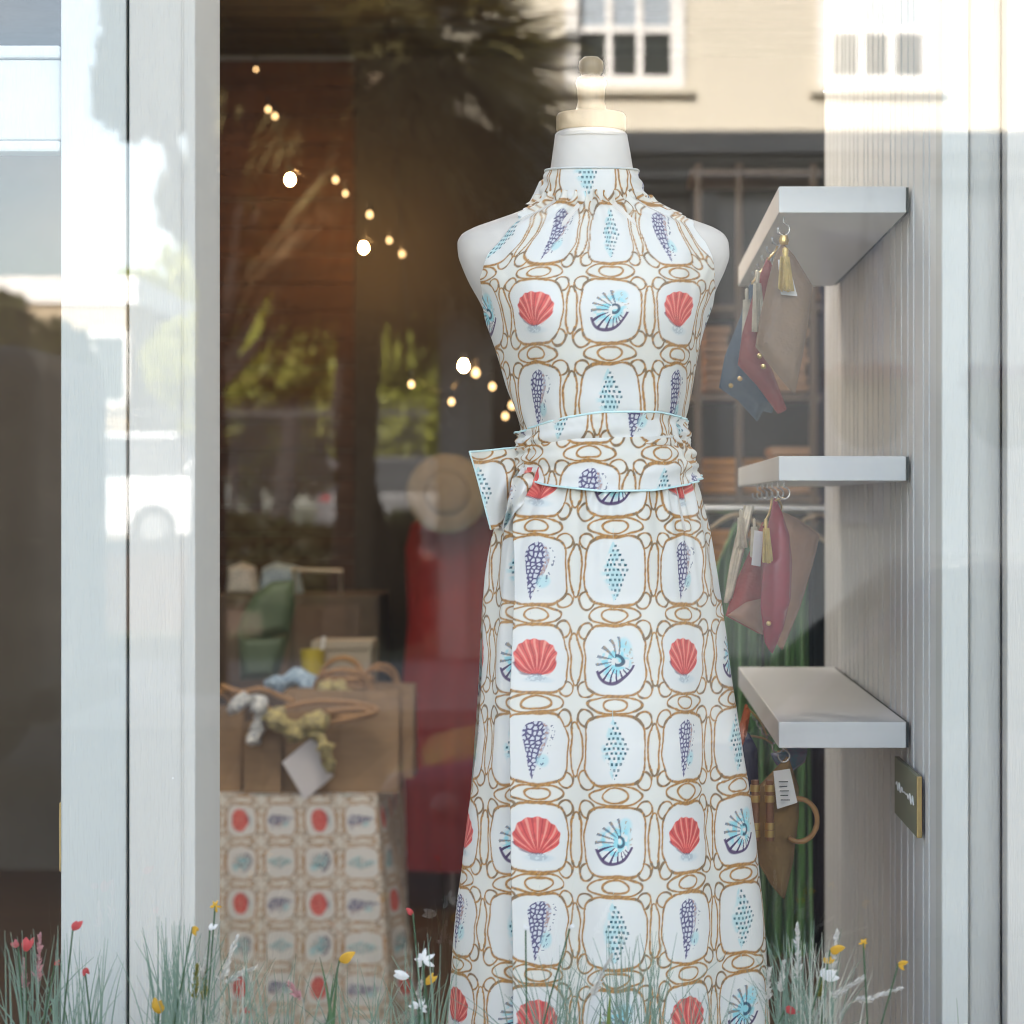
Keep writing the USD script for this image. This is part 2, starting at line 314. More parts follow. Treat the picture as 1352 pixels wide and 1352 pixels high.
        blend(m, on * (0.55 + 0.5 * fine[m]) * 1.1, lin((42, 92, 104)))
    m = odd & rowb                                                 # cone with a net of dark cells
    if m.any():
        X, Y = (x[m] + 1 + 0.10 * y[m]) * 1.06, y[m] * 1.04
        half = np.where(Y < -20, 16.5 * np.sqrt(np.clip(1 - ((Y + 20) / 16) ** 2, 0, 1)), 16.5 * np.clip(1 - (Y + 20) / 60, 0, 1) ** 0.8)
        ins = (1 - smooth(-1.0, 0.4, np.abs(X + 1) - half))
        net = 1 - smooth(0.24, 0.42, cells(X + 60, Y + 60, 5.9, 3.0)); shade = X > half * 0.55
        blend(m, ins * 0.22, lin((150, 160, 205)))
        blend(m, net * ins * np.where(shade, 0.35, 0.90), lin((78, 68, 112)))
        fl = shade * ins * (fine[m] > 0.55); blend(m, fl * 0.6, lin((176, 120, 96)))
        aq = (1 - smooth(5, 10, np.hypot(X - 11, (Y - 15) * 0.8))); blend(m, aq * 0.5, lin((150, 214, 220)))
        dots = (np.abs(X - half - 4) < 2) * (fine[m] > 0.68) * (np.abs(Y) < 30); blend(m, dots * 0.7, lin((60, 76, 110)))
    return np.clip(col, 0.01, 0.88).reshape(*sh, 3)

# ------------------------------------------------------------------ the shop: floor, walls, ceiling, facade
WX0, WX1, WZ0, WZ1 = -2.3, 1.5, 0.62, 3.05        # window opening
RX0, RX1, RY1, CEIL = -3.1, 2.3, 7.0, 3.45
M_FLOOR = mat('dark_floorboards', (0.11, 0.065, 0.035), 0.45, 0.3, 2.0, stretch=(1, 12, 1))
M_BOUNCE = mat('unseen_bounce_plaster', (0.55, 0.53, 0.50), 0.85, 0.15, 2.5, 0.001, 25)  # for unseen side walls and front ceiling, kept pale to bounce light inwards
M_DARKWALL = mat('umber_wall', (0.10, 0.07, 0.045), 0.8, 0.3, 2.0)
M_FACADE = mat('cream_shop_render', (0.55, 0.53, 0.48), 0.85, 0.12, 1.2, 0.002, 30)
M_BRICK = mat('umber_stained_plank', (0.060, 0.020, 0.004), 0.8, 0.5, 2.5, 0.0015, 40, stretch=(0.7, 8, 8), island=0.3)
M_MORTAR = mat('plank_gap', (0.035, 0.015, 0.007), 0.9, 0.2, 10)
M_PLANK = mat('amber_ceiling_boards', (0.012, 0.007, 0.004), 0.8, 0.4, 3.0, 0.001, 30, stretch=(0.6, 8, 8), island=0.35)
struct('shop_floor', box(RX0, RX1, 0.12, RY1, -0.15, 0.0), M_FLOOR)
struct('wall_left', box(RX0 - 0.2, RX0, 0.0, RY1, 0, CEIL), M_BOUNCE)
struct('wall_right', box(RX1, RX1 + 0.2, 0.0, RY1, 0, CEIL), M_BOUNCE)
wb = struct('wall_back', box(RX0 - 0.2, RX1 + 0.2, RY1, RY1 + 0.3, 0, CEIL), mat('grey_back_wall', (0.17, 0.165, 0.15), 0.85, 0.2, 2))
# dark stained boards across the back wall, each with its joint
rb = np.random.default_rng(3); z = 0.005
while z < CEIL - 0.05:
    hgt = min(0.118, CEIL - 0.002 - z)
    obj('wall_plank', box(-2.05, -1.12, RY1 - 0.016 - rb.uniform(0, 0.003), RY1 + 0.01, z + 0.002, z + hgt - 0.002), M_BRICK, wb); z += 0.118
obj('dark_panel', box(-1.118, RX1, RY1 - 0.012, RY1 + 0.01, 0.004, CEIL - 0.003), mat('painted_wall_shade', (0.022, 0.016, 0.010), 0.8, 0.2, 2), wb)  # added panel; its near-black colour stands in for the unlit wall
cl = struct('ceiling', box(RX0 - 0.2, RX1 + 0.2, 0.0, RY1 + 0.3, CEIL + 0.03, CEIL + 0.2), M_DARKWALL)
for k in range(31):
    y = 3.6 + k * 0.11
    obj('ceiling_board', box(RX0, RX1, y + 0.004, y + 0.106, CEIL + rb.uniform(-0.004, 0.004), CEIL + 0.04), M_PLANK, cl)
obj('ceiling_plaster', box(RX0, RX1, 0.12, 3.6, CEIL, CEIL + 0.04), M_BOUNCE, cl)  # out of view, white so it brightens the room below
H = 14.4  # out of view; height set so its shadow darkens the street and storefront
fac = struct('shop_facade', cat_([box(-24, -8.42, -0.02, 0.12, 0, 12.6), box(-8.4, WX0, -0.02, 0.12, 0, H), box(WX1, 14, -0.02, 0.12, 0, H), box(WX0, WX1, -0.02, 0.12, WZ1, H), box(WX0, WX1, -0.02, 0.12, 0, WZ0)]), M_FACADE)
struct('shop_upper_storey', box(-8.4, 14, 0.13, 10, CEIL + 0.22, H - 0.01), M_FACADE); struct('neighbour_upper_storey', box(-24, -8.42, 0.13, 10, CEIL + 0.22, 12.59), M_FACADE)  # unseen storeys shading the street; neighbour kept lower so sun reaches the palm
struct('display_platform', rbox(RX0, 0.56, 0.13, 1.05, 0.001, 0.46, 0.008), M_WHITE)

gp_ = box(WX0, WX1, -0.005, 0.005, WZ0, WZ1); gp_.update_faces(gp_.face_normals[:, 1] < 0.5)      # the front face mirrors for both, so the inner one is left open
single('window_pane', gp_, PANE, 'large clear shop window pane mirroring the street, in front of the printed dress', 'window')

# posts behind the glass
yl = 0.07
t = thing('window_post', 'broad white painted post of two boards left of the dress', 'post', P(168, 665, 3.27) * [1, 1, 0])
xa, xb, xc = P(79, 0, 3.27)[0], P(168, 0, 3.27)[0], P(258, 0, 3.27)[0]
obj('board', rbox(xa, xb - 0.0022, yl + 0.004, yl + 0.10, 0.46, CEIL, 0.003), M_WHITE2, t, 30, label='left board, its cool white tinted for the reflection')
obj('board', rbox(xb + 0.0022, xc, yl, yl + 0.203, 0.46, CEIL, 0.003), M_WHITE, t, 30, label='warm white right board with a shaded inner side')
obj('joint', box(xb - 0.0022, xb + 0.0022, yl + 0.012, yl + 0.06, 0.46, CEIL), M_GAP, t)
obj('bead', rbox(xc - 0.0185, xc - 0.0165, yl - 0.0015, yl + 0.01, 0.46, CEIL, 0.0008), M_WHITE, t)
obj('hinge', rbox(xa - 0.006, xa - 0.0005, yl + 0.02, yl + 0.06, P(0, 1150, 3.3)[2], P(0, 1058, 3.3)[2], 0.002), M_BRASS, t)
t = thing('transom_rail', 'pale blue-white moulded rail crossing the window at the upper left edge', 'rail', P(30, 190, 3.30) * [1, 1, 0])
obj('rail', rbox(-2.2, xa - 0.0005, yl + 0.012, yl + 0.07, P(0, 186, 3.29)[2], P(0, 80, 3.29)[2], 0.003), M_WHITE2, t)
obj('moulding', rbox(-2.2, xa - 0.001, yl + 0.006, yl + 0.05, P(0, 79, 3.29)[2], P(0, 62, 3.29)[2], 0.004), M_WHITE2, t)
obj('moulding', rbox(-2.2, xa - 0.001, yl + 0.006, yl + 0.05, P(0, 202, 3.29)[2], P(0, 187, 3.29)[2], 0.004), M_WHITE2, t)
t = thing('window_post', 'pale blue-grey post at the right edge beside the panelled wall', 'post', P(1300, 665, 3.27) * [1, 1, 0])
ra, rm, rc = P(1243, 0, 3.27)[0], P(1280, 0, 3.27)[0], P(1325, 0, 3.27)[0]
obj('board', rbox(ra, rm - 0.001, yl, yl + 0.06, 0.46, CEIL, 0.003), M_WHITE2, t, 30)
obj('board', rbox(rm + 0.001, rc - 0.001, yl + 0.014, yl + 0.06, 0.46, CEIL, 0.006), M_WHITE2, t, 30)
obj('board', rbox(rc + 0.001, rc + 0.35, yl - 0.02, yl + 0.06, 0.46, CEIL, 0.003), M_WHITE, t, 30)

# panelled side wall: boards of uneven width with grooves
XW = P(1205, 0, 3.62)[0]
YW0, YW1 = 0.135, P(1090, 0, XW * F / (1090 - CX))[1]
t = thing('panelled_wall', 'white panelled partition wall of narrow upright boards behind the shelves', 'wall', (XW + 0.05, YW0, 0))
obj('core', box(XW + 0.012, XW + 0.10, YW0, YW1, 0.001, CEIL - 0.002), M_BEAD, t)
y = YW0; k = 0
while y < YW1 - 0.01:
    w = min([0.055, 0.03, 0.042, 0.024, 0.06][k % 5], YW1 - y)
    obj('wall_board', rbox(XW - (0.0 if k % 2 else 0.0018), XW + 0.0115, y + 0.0012, y + w - 0.0012, 0.01, CEIL - 0.004, 0.002, 6), M_BEAD, t, 30); y += w; k += 1

# ------------------------------------------------------------------ shelves with hooks
SH = [(246, 281, 'top shelf', 'white floating shelf high on the panelled wall, topmost of three'), (602, 635, 'middle', 'white floating shelf level with the sash, middle of three'), (953, 988, 'low', 'white floating shelf low on the panelled wall, lowest of three')]
DS = 3.62; xs0, xs1 = P(1028, 0, DS)[0], XW - 0.0065
shelf_z = []
for top, bot, _, lab in SH:
    z1, z0 = P(0, top, DS)[2], P(0, bot, DS)[2]; shelf_z.append((z0, z1))
    t = thing('wall_shelf', lab, 'shelf', (xs0, DS + CAM_Y, z0), 'white shelves on the panelled wall')
    obj('shelf_board', rbox(xs0, xs1 - 0.003, DS + CAM_Y, DS + CAM_Y + 1.22, z0, z1, 0.002), M_SHELF, t, 30)
    obj('end_gap', box(xs1 - 0.003, xs1 + 0.001, DS + CAM_Y + 0.004, DS + CAM_Y + 1.21, z0 + 0.001, z1 - 0.001), M_GAP, t)  # dark strip standing in for the shade between shelf and wall
    for k in range(6):
        D = DS + 0.06 + k * 0.14; x = xs0 + 0.012; y = D + CAM_Y
        a = np.linspace(0, 1.6 * math.pi, 14)
        pts = np.vstack([[x, y, z0], [x, y, z0 - 0.008], np.stack([x + 0.009 * np.sin(a), np.full(14, y), z0 - 0.018 + 0.009 * np.cos(a)], 1)])
        obj('hook', tube(pts, 0.0014, 6), M_STEEL, t, True)

# ------------------------------------------------------------------ dress form and dress
DD = 3.55; Y0 = DD + CAM_Y; S = F / DD           # px per metre at the dress
def zpx(py): return CAM_Z + (CY - py) / S
def xpx(px): return (px - CX) / S
# silhouette rows: py, left px, right px, half depth (m), roundness
SIL = np.array([
    [178, 733, 828, .050, 2], [200, 730, 832, .051, 2], [228, 726, 837, .054, 2], [248, 722, 843, .057, 2], [264, 715, 853, .060, 2], [272, 703, 866, .063, 2], [282, 680, 889, .066, 2.1], [292, 652, 917, .069, 2.2],
    [302, 624, 944, .072, 2.2], [311, 609, 957, .076, 2.2], [322, 604, 962, .082, 2.2], [337, 605, 963, .090, 2.2], [355, 611, 958, .099, 2.1], [375, 620, 949, .107, 2.1], [400, 634, 938, .115, 2.0],
    [425, 645, 929, .120, 2], [450, 655, 921, .120, 2], [480, 666, 914, .116, 2], [510, 676, 907, .110, 2], [540, 688, 899, .105, 2], [565, 695, 894, .101, 2], [585, 697, 894, .100, 2], [605, 698, 899, .102, 2],
    [630, 690, 908, .108, 2], [650, 676, 916, .114, 2], [675, 662, 923, .121, 2], [700, 653, 930, .127, 2], [750, 644, 938, .137, 2], [800, 638, 945, .146, 2], [900, 633, 958, .160, 2], [1000, 626, 970, .173, 2],
    [1100, 618, 981, .186, 2], [1200, 609, 991, .198, 2], [1300, 600, 999, .209, 2], [1400, 591, 1007, .220, 2], [1560, 578, 1020, .235, 2]])
from scipy.interpolate import PchipInterpolator
_s = [PchipInterpolator(SIL[:, 0], SIL[:, k]) for k in range(1, 5)]
def section(py, th, extra=0.0):
    """Points of the body at image height py and angle th (0 faces the street), pushed out by extra metres."""
    l, r, b, e = (f(py) for f in _s)
    c, a = (l + r) / 2, (r - l) / 2 / S
    sn, cs = np.sin(th), np.cos(th); p = 2.0 / e
    x = xpx(c) + (a + extra) * np.sign(sn) * np.abs(sn) ** p
    y = Y0 - (b + extra) * np.sign(cs) * np.abs(cs) ** p
    # bust and shoulder blades
    bust = np.exp(-((py - 415) / 48) ** 2) * (np.exp(-((np.abs(th) - 0.50) / 0.34) ** 2)) * 0.020
    y = y - bust
    return x, y
t = thing('dress_form', 'ivory jersey dress form with wooden neck finial wearing the printed dress', 'mannequin', (xpx(783), Y0, 0.46))
rows = np.concatenate([np.linspace(178, 330, 70), np.linspace(334, 700, 70)]); th = np.linspace(-math.pi, math.pi, 121)
PY, TH = np.meshgrid(rows, th, indexing='ij'); x, y = section(PY, TH)
torso = sheet(np.stack([x, y, zpx(PY)], -1), flip=True)
obj('torso', torso, M_JERSEY, t, True)
cx0 = xpx(780.5)
obj('neck_cap', lathe([[0, 0.008], [0.030, 0.008], [0.046, 0.006], [0.0515, 0.002], [0.0535, -0.001], [0.0525, -0.006], [0, -0.006]], (cx0, Y0, zpx(178)), n=64), M_JERSEY, t, 40)
fz = zpx(176)
fin = lathe([[0, 0], [.050, 0], [.0515, .003], [.0515, .022], [.049, .026], [.026, .029], [.022, .034], [.0195, .045], [.0205, .062], [.023, .072], [.0205, .079], [.0135, .083], [.0165, .088], [.0185, .096], [.0175, .104], [.011, .110], [0, .112]], (cx0, Y0, fz + 0.002), n=64)
obj('finial', fin, M_WOOD, t, 45)
obj('pole', tube([(cx0, Y0, 0.50), (cx0, Y0, zpx(690))], 0.016, 16), M_STEEL, t, 30)
obj('base', lathe([[0, 0.035], [.02, .035], [.03, .022], [.15, .014], [.165, .006], [.165, 0], [0, 0]], (cx0, Y0, 0.461), n=48), M_STEEL, t, 40)

def arcs(x, y, x_ref):
    """Arc length along each row in print pixels, zero where the row passes x_ref (image px, front side)."""
    s = np.concatenate([np.zeros((len(x), 1)), np.cumsum(np.hypot(np.diff(x, axis=1), np.diff(y, axis=1)), 1)], 1) * S
    out = np.empty_like(s)
    for k in range(len(x)): out[k] = s[k] - np.interp(xpx(x_ref), x[k], s[k])
    return out
STEP = 1.05e-3 * S                                # px per cell
dress = thing('halter_dress', 'sleeveless halter dress printed with coral scallops and gold chains, on the form', 'dress', (xpx(790), Y0, 0.55))
def pins(py, px, amp, sx, sy): return amp * np.exp(-((px) / sx) ** 2 - ((py) / sy) ** 2)

# bodice: rows from under the collar to the waist; above the armpit it is cut along the halter line
ARM_L = np.array([[262, 714], [285, 694], [310, 676], [340, 652], [372, 641], [405, 643], [430, 648], [455, 640]]); ARM_R = np.array([[262, 856], [280, 888], [300, 910], [325, 926], [352, 936], [385, 940], [412, 934], [440, 945]])
rows = np.arange(258, 600, STEP); nu = int(300 * 1.5 / STEP)
pos = np.zeros((len(rows), nu, 3)); U = np.zeros((len(rows), nu)); tt = np.linspace(0, 1, nu)
for k, py in enumerate(rows):
    thd = np.linspace(-1.75, 1.75, 900); xx, yy = section(np.full(900, py), thd); xpix = xx * S + CX
    f = np.searchsorted(xpix[:], 0)
    front = (thd > -1.57) & (thd < 1.57)
    lim_l = np.interp(py, ARM_L[:, 0], ARM_L[:, 1]) if py < 455 else 0; lim_r = np.interp(py, ARM_R[:, 0], ARM_R[:, 1]) if py < 440 else 2000
    open_ = smooth(425, 455, py)
    tl = np.interp(lim_l, xpix[front], thd[front]) if py < 455 else -1.75; tr = np.interp(lim_r, xpix[front], thd[front]) if py < 440 else 1.75
    tl = tl * (1 - open_) + -1.75 * open_ if py < 455 else -1.75; tr = tr * (1 - smooth(412, 440, py)) + 1.75 * smooth(412, 440, py) if py < 440 else 1.75
    thk = np.clip(-1.75 + 3.5 * tt, tl, tr)
    gather = np.exp(-max(0.0, py - 262) / 42.0)
    fold = 0.0060 * gather * np.sin(thk * 30 + 2.0 * np.sin(thk * 5)) + 0.0045 * np.exp(-max(0, py - 262) / 75.0) * np.sin(thk * 13 + 1)
    drape = 0.0045 * np.sin(thk * 6.0 + 0.7 + py * 0.006) * np.exp(-((py - 530) / 70) ** 2) + 0.0022 * np.sin(thk * 11 - py * 0.02) * np.exp(-((py - 560) / 35) ** 2)
    blouse = 0.006 * np.exp(-((py - 538) / 26) ** 2) * (0.6 + 0.4 * np.cos(thk * 2))
    x, y = section(np.full(nu, py), thk, 0.005); nrm = np.stack([np.sin(thk), -np.cos(thk)], 1)
    ex = fold + drape + blouse
    pos[k, :, 0] = x + nrm[:, 0] * ex; pos[k, :, 1] = y + nrm[:, 1] * ex; pos[k, :, 2] = zpx(py)
    s = np.concatenate([[0], np.cumsum(np.hypot(np.diff(x), np.diff(y)))]) * S
    s0 = np.interp(xpx(806), x, s); squeeze = 1 - 0.38 * smooth(400, 290, py) if py < 400 else 1.0
    U[k] = (s - s0) / squeeze
n3 = meshkit.fbm(pos * [22, 22, 14], 3, seed=5)[..., None] - 0.5; pos += n3 * [0, -0.005, 0]
V = np.repeat(rows[:, None], nu, 1)
Vp = np.interp(V, [258, 330, 418, 530, 600], [-222 - 40, -111 * 1 - 111 * 0 + 0, 0, 111, 176]); Vp = np.interp(V, [258, 326, 416, 529, 600], [-172, -103, 0, 111, 178])
obj('bodice', sheet(pos, True), M_PRINT, dress, True, color=print_colour(U, Vp).reshape(-1, 3))

# collar band
rows = np.arange(226, 274, STEP); thk = np.linspace(-1.9, 1.9, 360)
PY, TH = np.meshgrid(rows, thk, indexing='ij'); x, y = section(np.minimum(PY, 262) , TH, 0.0065)
gat = 0.0022 * smooth(254, 268, PY) * np.sin(TH * 26); lip = 0.0015 * np.sin((PY - 226) / 46 * math.pi)
wr = 0.0018 * np.sin(PY * 0.35 + np.sin(TH * 3) * 2) * smooth(0.5, 1.3, np.abs(TH))
nx, ny = np.sin(TH), -np.cos(TH); ex = gat + lip + wr
pos = np.stack([x + nx * ex, y + ny * ex, zpx(PY + 3.0 * np.cos(TH) ** 2)], -1)
U = arcs(x, y, 776); obj('collar', sheet(pos, True), M_PRINT, dress, True, color=print_colour(U, 111 + (PY - 222) * 0.95 - 4).reshape(-1, 3))
rim = np.stack([x[0] + nx[0] * 0.001, y[0] + ny[0] * 0.001, pos[0, :, 2]], -1); obj('collar_edge', tube(rim[::6], 0.0016, 6), M_PRINT, dress, True, color=np.tile([0.72, 0.73, 0.71], (len(rim[::6]) * 6 + 2, 1)))
# tie ends behind the neck on the left
tp = np.array([[722, 232], [712, 240], [705, 256], [699, 268], [716, 266], [724, 250]], float)
mm = puff_px(tp, DD + 0.035, 0.012, 0.3, step=0.0012); vv = np.array(mm.vertices)
obj('neck_tie', mm, M_PRINT, dress, True, color=print_colour(vv[:, 0] * S + 40, -vv[:, 2] * S + 30))

# skirt: one wrapped sheet, the front panel lying over the left one along an upright fold
FOLD = 690.0
rows = np.arange(618, 1530, STEP * 1.0); nu = int(620 / STEP); thk = np.linspace(-1.72, 1.72, nu)
PY, TH = np.meshgrid(rows, thk, indexing='ij'); x, y = section(PY, TH, 0.004)
px = x * S + CX
low = smooth(640, 1150, PY)
wav = 0.0105 * (0.2 + low) * np.sin(TH * 5.2 + 0.4 + 0.35 * np.sin(PY * 0.006)) + 0.0045 * low * np.sin(TH * 9.5 + 1.9 + 0.5 * np.sin(PY * 0.01)) + 0.0018 * np.sin(TH * 15 + PY * 0.004) * smooth(900, 640, PY)
foldx = FOLD - 4 * smooth(700, 1350, PY) + 6 * smooth(690, 640, PY)
dx = px - foldx
step_ = smooth(-1.6, 1.0, dx) * np.exp(-np.maximum(dx, 0) / 60) * 0.013 - (1 - smooth(-1.6, 0.5, dx)) * np.exp(np.minimum(dx, 0) / 24) * 0.020
side = np.exp(-((px - 655) / 26) ** 2) * 0.0035 * np.sin((px - 655) * 0.22 + PY * 0.006) * smooth(1250, 700, PY)
gath = 0.0045 * np.exp(-np.maximum(PY - 640, 0) / 60) * np.sin(TH * 32 + np.sin(TH * 7) * 2)
nb = meshkit.fbm(np.stack([x * 9, y * 9, zpx(PY) * 3.2], -1), 4, seed=9) - 0.5
ex = wav + step_ + side + gath + nb * 0.013
nx, ny = np.sin(TH), -np.cos(TH)
pos = np.stack([x + nx * ex, y + ny * ex, zpx(PY)], -1)
U = arcs(x, y, 812)
front = dx > -0.4
Uleft = U - (668 - 812) - 6
U = np.where(front, U, Uleft); Vp = (PY - 862) * (111 / 112.2) + 222
Vp = np.where(front, Vp, Vp - 2 + 4 * np.sin(PY * 0.01))
obj('skirt', sheet(pos, True), M_PRINT, dress, True, color=print_colour(U, Vp).reshape(-1, 3))
# the dress's back: plain sheet that closes it
for nm, r0, r1 in (('bodice_back', 455, 600), ('skirt_back', 618, 1530)):
    rows = np.arange(r0, r1, 5.0); thb = np.linspace(1.70, 2 * math.pi - 1.70, 130)
    PY, TH = np.meshgrid(rows, thb, indexing='ij'); x, y = section(PY, TH, 0.004)
    obj(nm, sheet(np.stack([x, y, zpx(PY)], -1), True), M_PRINT, dress, True, color=print_colour(TH * 130, PY * 1.0).reshape(-1, 3))

# sash: two overlapping wraps with aqua edges
def sash(top, bot, extra, uoff, voff, wr, name):
    thk = np.linspace(-1.9, 1.9, int(300 * 1.5 / STEP)); vv = np.linspace(0, 1, int(70 / STEP))
    T, TH = np.meshgrid(vv, thk, indexing='ij')
    py = np.interp(TH, top[:, 0], top[:, 1]) * (1 - T) + np.interp(TH, bot[:, 0], bot[:, 1]) * T
    x, y = section(py, TH, extra)
    ends = smooth(0.75, 1.25, np.abs(TH))
    ex = wr * np.sin(T * 19 + 1.2 * np.sin(TH * 2.2) + 1) * (0.35 + 0.65 * ends) + 0.0035 * ends * np.sin(TH * 30 + 3 * np.sin(T * 5)) + 0.004 * np.sin(T * math.pi) + 0.0015 * np.sin(T * 9 + TH * 3)
    nx, ny = np.sin(TH), -np.cos(TH)
    pos = np.stack([x + nx * ex, y + ny * ex, zpx(py)], -1)
    pos += (meshkit.fbm(pos * 30, 3, seed=4)[..., None] - 0.5) * [0, -0.005, 0]
    U = arcs(x, y, 812)
    obj(name, sheet(pos, True), M_PRINT, dress, True, color=print_colour(U * (1 + 0.25 * ends) + uoff, (py - 600) + voff).reshape(-1, 3))
    return pos
A = lambda *p: np.array(p, float)
s1 = sash(A([-1.9, 572], [-1.2, 571], [-0.5, 556], [0, 548], [0.7, 547], [1.2, 553], [1.9, 560]), A([-1.9, 602], [-1, 604], [0, 612], [1, 606], [1.9, 600]), 0.012, 72, 166, 0.0018, 'sash')
s2 = sash(A([-1.9, 598], [-1.1, 590], [-0.4, 582], [0.3, 580], [1.0, 576], [1.9, 580]), A([-1.9, 622], [-1.2, 627], [-0.6, 641], [0, 649], [0.5, 648], [1.0, 640], [1.9, 622]), 0.016, -68, 56, 0.0022, 'sash')
for edge in (s1[0], s2[-1]):
    obj('piping', tube(edge[::5] + [0, -0.001, 0], 0.0016, 6), M_PIPE, dress, True)
# bow loop hanging out at the left, and a little loop on the right
def cloth_patch(outline_top, outline_bot, D, depthfn, name, uoff, voff, sc=1.0, n=150):
    tt = np.linspace(0, 1, n); a = curve(outline_top, 40); b = curve(outline_bot, 40)
    ta = np.linspace(0, 1, len(a)); tb = np.linspace(0, 1, len(b))
    pa = np.stack([np.interp(tt, ta, a[:, k]) for k in (0, 1)], 1); pb = np.stack([np.interp(tt, tb, b[:, k]) for k in (0, 1)], 1)
    Q = pa[None] * (1 - tt[:, None, None]) + pb[None] * tt[:, None, None]
    TT, UU = np.meshgrid(tt, tt, indexing='ij'); dy = depthfn(UU, TT)
    pos = np.stack([(Q[..., 0] - CX) / F * D, np.full((n, n), D + CAM_Y) + dy, CAM_Z + (CY - Q[..., 1]) / F * D], -1)
    c = print_colour(Q[..., 0] * sc + uoff, Q[..., 1] * sc + voff).reshape(-1, 3)
    back = pos + [0, 0.004, 0]
    v = np.vstack([pos.reshape(-1, 3), back.reshape(-1, 3)]); f = np.vstack([grid_faces(n, n, True), grid_faces(n, n) + n * n])
    return obj(name, trimesh.Trimesh(v, f, process=False), M_PRINT, dress, True, color=np.vstack([c, c])), pos
_, bp = cloth_patch([(620, 597), (655, 593), (699, 589)], [(648, 700), (672, 690), (704, 650)], DD - 0.055, lambda u, v: 0.016 * np.sin(u * 6 + v * 3) + 0.014 * np.sin(v * 7 + u * 2) * (0.3 + u) + 0.045 * u, 'bow_loop', -635 + 2, -640 + 111 - 12)
obj('piping', tube(bp[0][::4] + [0, -0.0005, 0.0005], 0.0016, 6), M_PIPE, dress, True); obj('piping', tube(bp[:, 0][::4] + [0, -0.0005, 0], 0.0013, 6), M_PIPE, dress, True)
cloth_patch([(676, 632), (690, 626), (706, 622)], [(664, 700), (676, 682), (700, 655)], DD - 0.095, lambda u, v: 0.012 * np.sin(u * 7) * (0.4 + v) + 0.006 * np.sin(v * 9), 'bow_knot', 40, -560)
_, bp = cloth_patch([(893, 603), (902, 598), (910, 606)], [(893, 640), (904, 652), (912, 636)], DD - 0.02, lambda u, v: 0.01 * np.sin(u * 6) + 0.02 * u, 'bow_loop', -812 - 300, -640)
obj('piping', tube(bp[:, -1][::4], 0.0014, 6), M_PIPE, dress, True)

# ------------------------------------------------------------------ pouches, bags, tassels on the hooks
def leather(name, c, rough=0.5): return mat(name, c, rough, 0.18, 25, 0.0006, 160)
def tassel(parent, px, py, D, L, w, m, name='tassel'):
    top = P(px, py, D); parts = [lathe([[0, 0], [w * .32, -.002], [w * .36, -L * .1], [w * .30, -L * .2], [w * .38, -L * .24]], top, n=14)]
    r = np.random.default_rng(int(px * 7 + py))
    for k in range(26):
        a = r.uniform(0, 2 * math.pi); q = math.sqrt(r.uniform(0, 1)) * w
        p0 = top + [math.cos(a) * q * .55, math.sin(a) * q * .55, -L * .22]; p1 = top + [math.cos(a) * q * 1.1 + w * .25, math.sin(a) * q, -L * r.uniform(.93, 1)]
        parts.append(tube([p0, (p0 + p1) / 2 + [0, 0, 0], p1], 0.0016, 5))
    return obj(name, cat_(parts), m, parent, 40)
def card(parent, poly, D, m, name='price_tag', th=0.0012, yaw=0.1): return obj(name, puff_px(poly, D, th, yaw), m, parent)
M_CARD = mat('white_card', (0.74, 0.73, 0.71), 0.7, 0.04)
M_GOLDT = mat('gold_tassel_leather', (0.62, 0.46, 0.17), 0.35, 0.3, 60, metal=0.55)
M_SILV = mat('champagne_tassel_leather', (0.62, 0.56, 0.44), 0.35, 0.3, 60, metal=0.45)
def pouch(label, poly, D, m, thick=0.03, yaw=0.25, cord=None, name='clutch_pouch', cat='pouch'):
    c = np.asarray(poly, float).mean(0); t = thing(name, label, cat, P(c[0], max(p[1] for p in poly), D))
    obj('body', puff_px(poly, D, thick, yaw), m, t, True)
    ring = P(poly[0][0], poly[0][1], D)
    pl_ = np.asarray(poly, float); cc_ = pl_.mean(0); cs_, sn_ = math.cos(yaw), math.sin(yaw); rim_ = []
    for a_ in np.vstack([pl_, pl_[:1]]):
        u_ = (a_[0] - cc_[0]) / F * D / cs_; rim_.append(P(cc_[0], cc_[1], D) + [u_ * cs_, u_ * sn_, -(a_[1] - cc_[1]) / F * D])
    rim_ = np.array(rim_); seg_ = np.vstack([np.linspace(rim_[i], rim_[i + 1], 6)[:-1] for i in range(len(rim_) - 1)] + [rim_[-1:]])
    obj('seam', tube(seg_, 0.0017, 6), m, t, True)
    top = cord if cord is not None else ring + [0, 0, 0.02]
    obj('wrist_strap', tube(curve([ring + [0, 0, -0.004], (ring + top) / 2 + [0.004, 0, 0], top], 6), 0.0018, 6), M_BRASS, t, True)
    return t
hk = lambda row, k: np.array([xs0 + 0.012, DS + 0.06 + k * 0.14 + CAM_Y, shelf_z[row][0] - 0.026])
t = pouch('taupe leather pouch with gold tassel and white tag under the top shelf', [(1033, 322), (1048, 338), (1073, 378), (1066, 430), (1057, 480), (1049, 520), (1022, 488), (998, 458), (1004, 420), (1015, 372), (1024, 338)], 3.70, leather('taupe_leather', (0.24, 0.155, 0.095)), cord=hk(0, 0))
card(t, [(1027, 343), (1040, 342), (1053, 391), (1031, 389)], 3.672, M_CARD); tassel(t, 1037, 326, 3.655, 0.068, 0.0135, M_GOLDT)
obj('clasp', lathe([[0, .01], [.006, .008], [.008, 0], [.006, -.006], [0, -.006]], P(1035, 318, 3.68), n=16), M_BRASS, t, 40)
for q in ((1003, 470), (1008, 484)): obj('rivet', trimesh.creation.icosphere(2, 0.004).apply_translation(P(*q, 3.688)), M_BRASS, t, True)
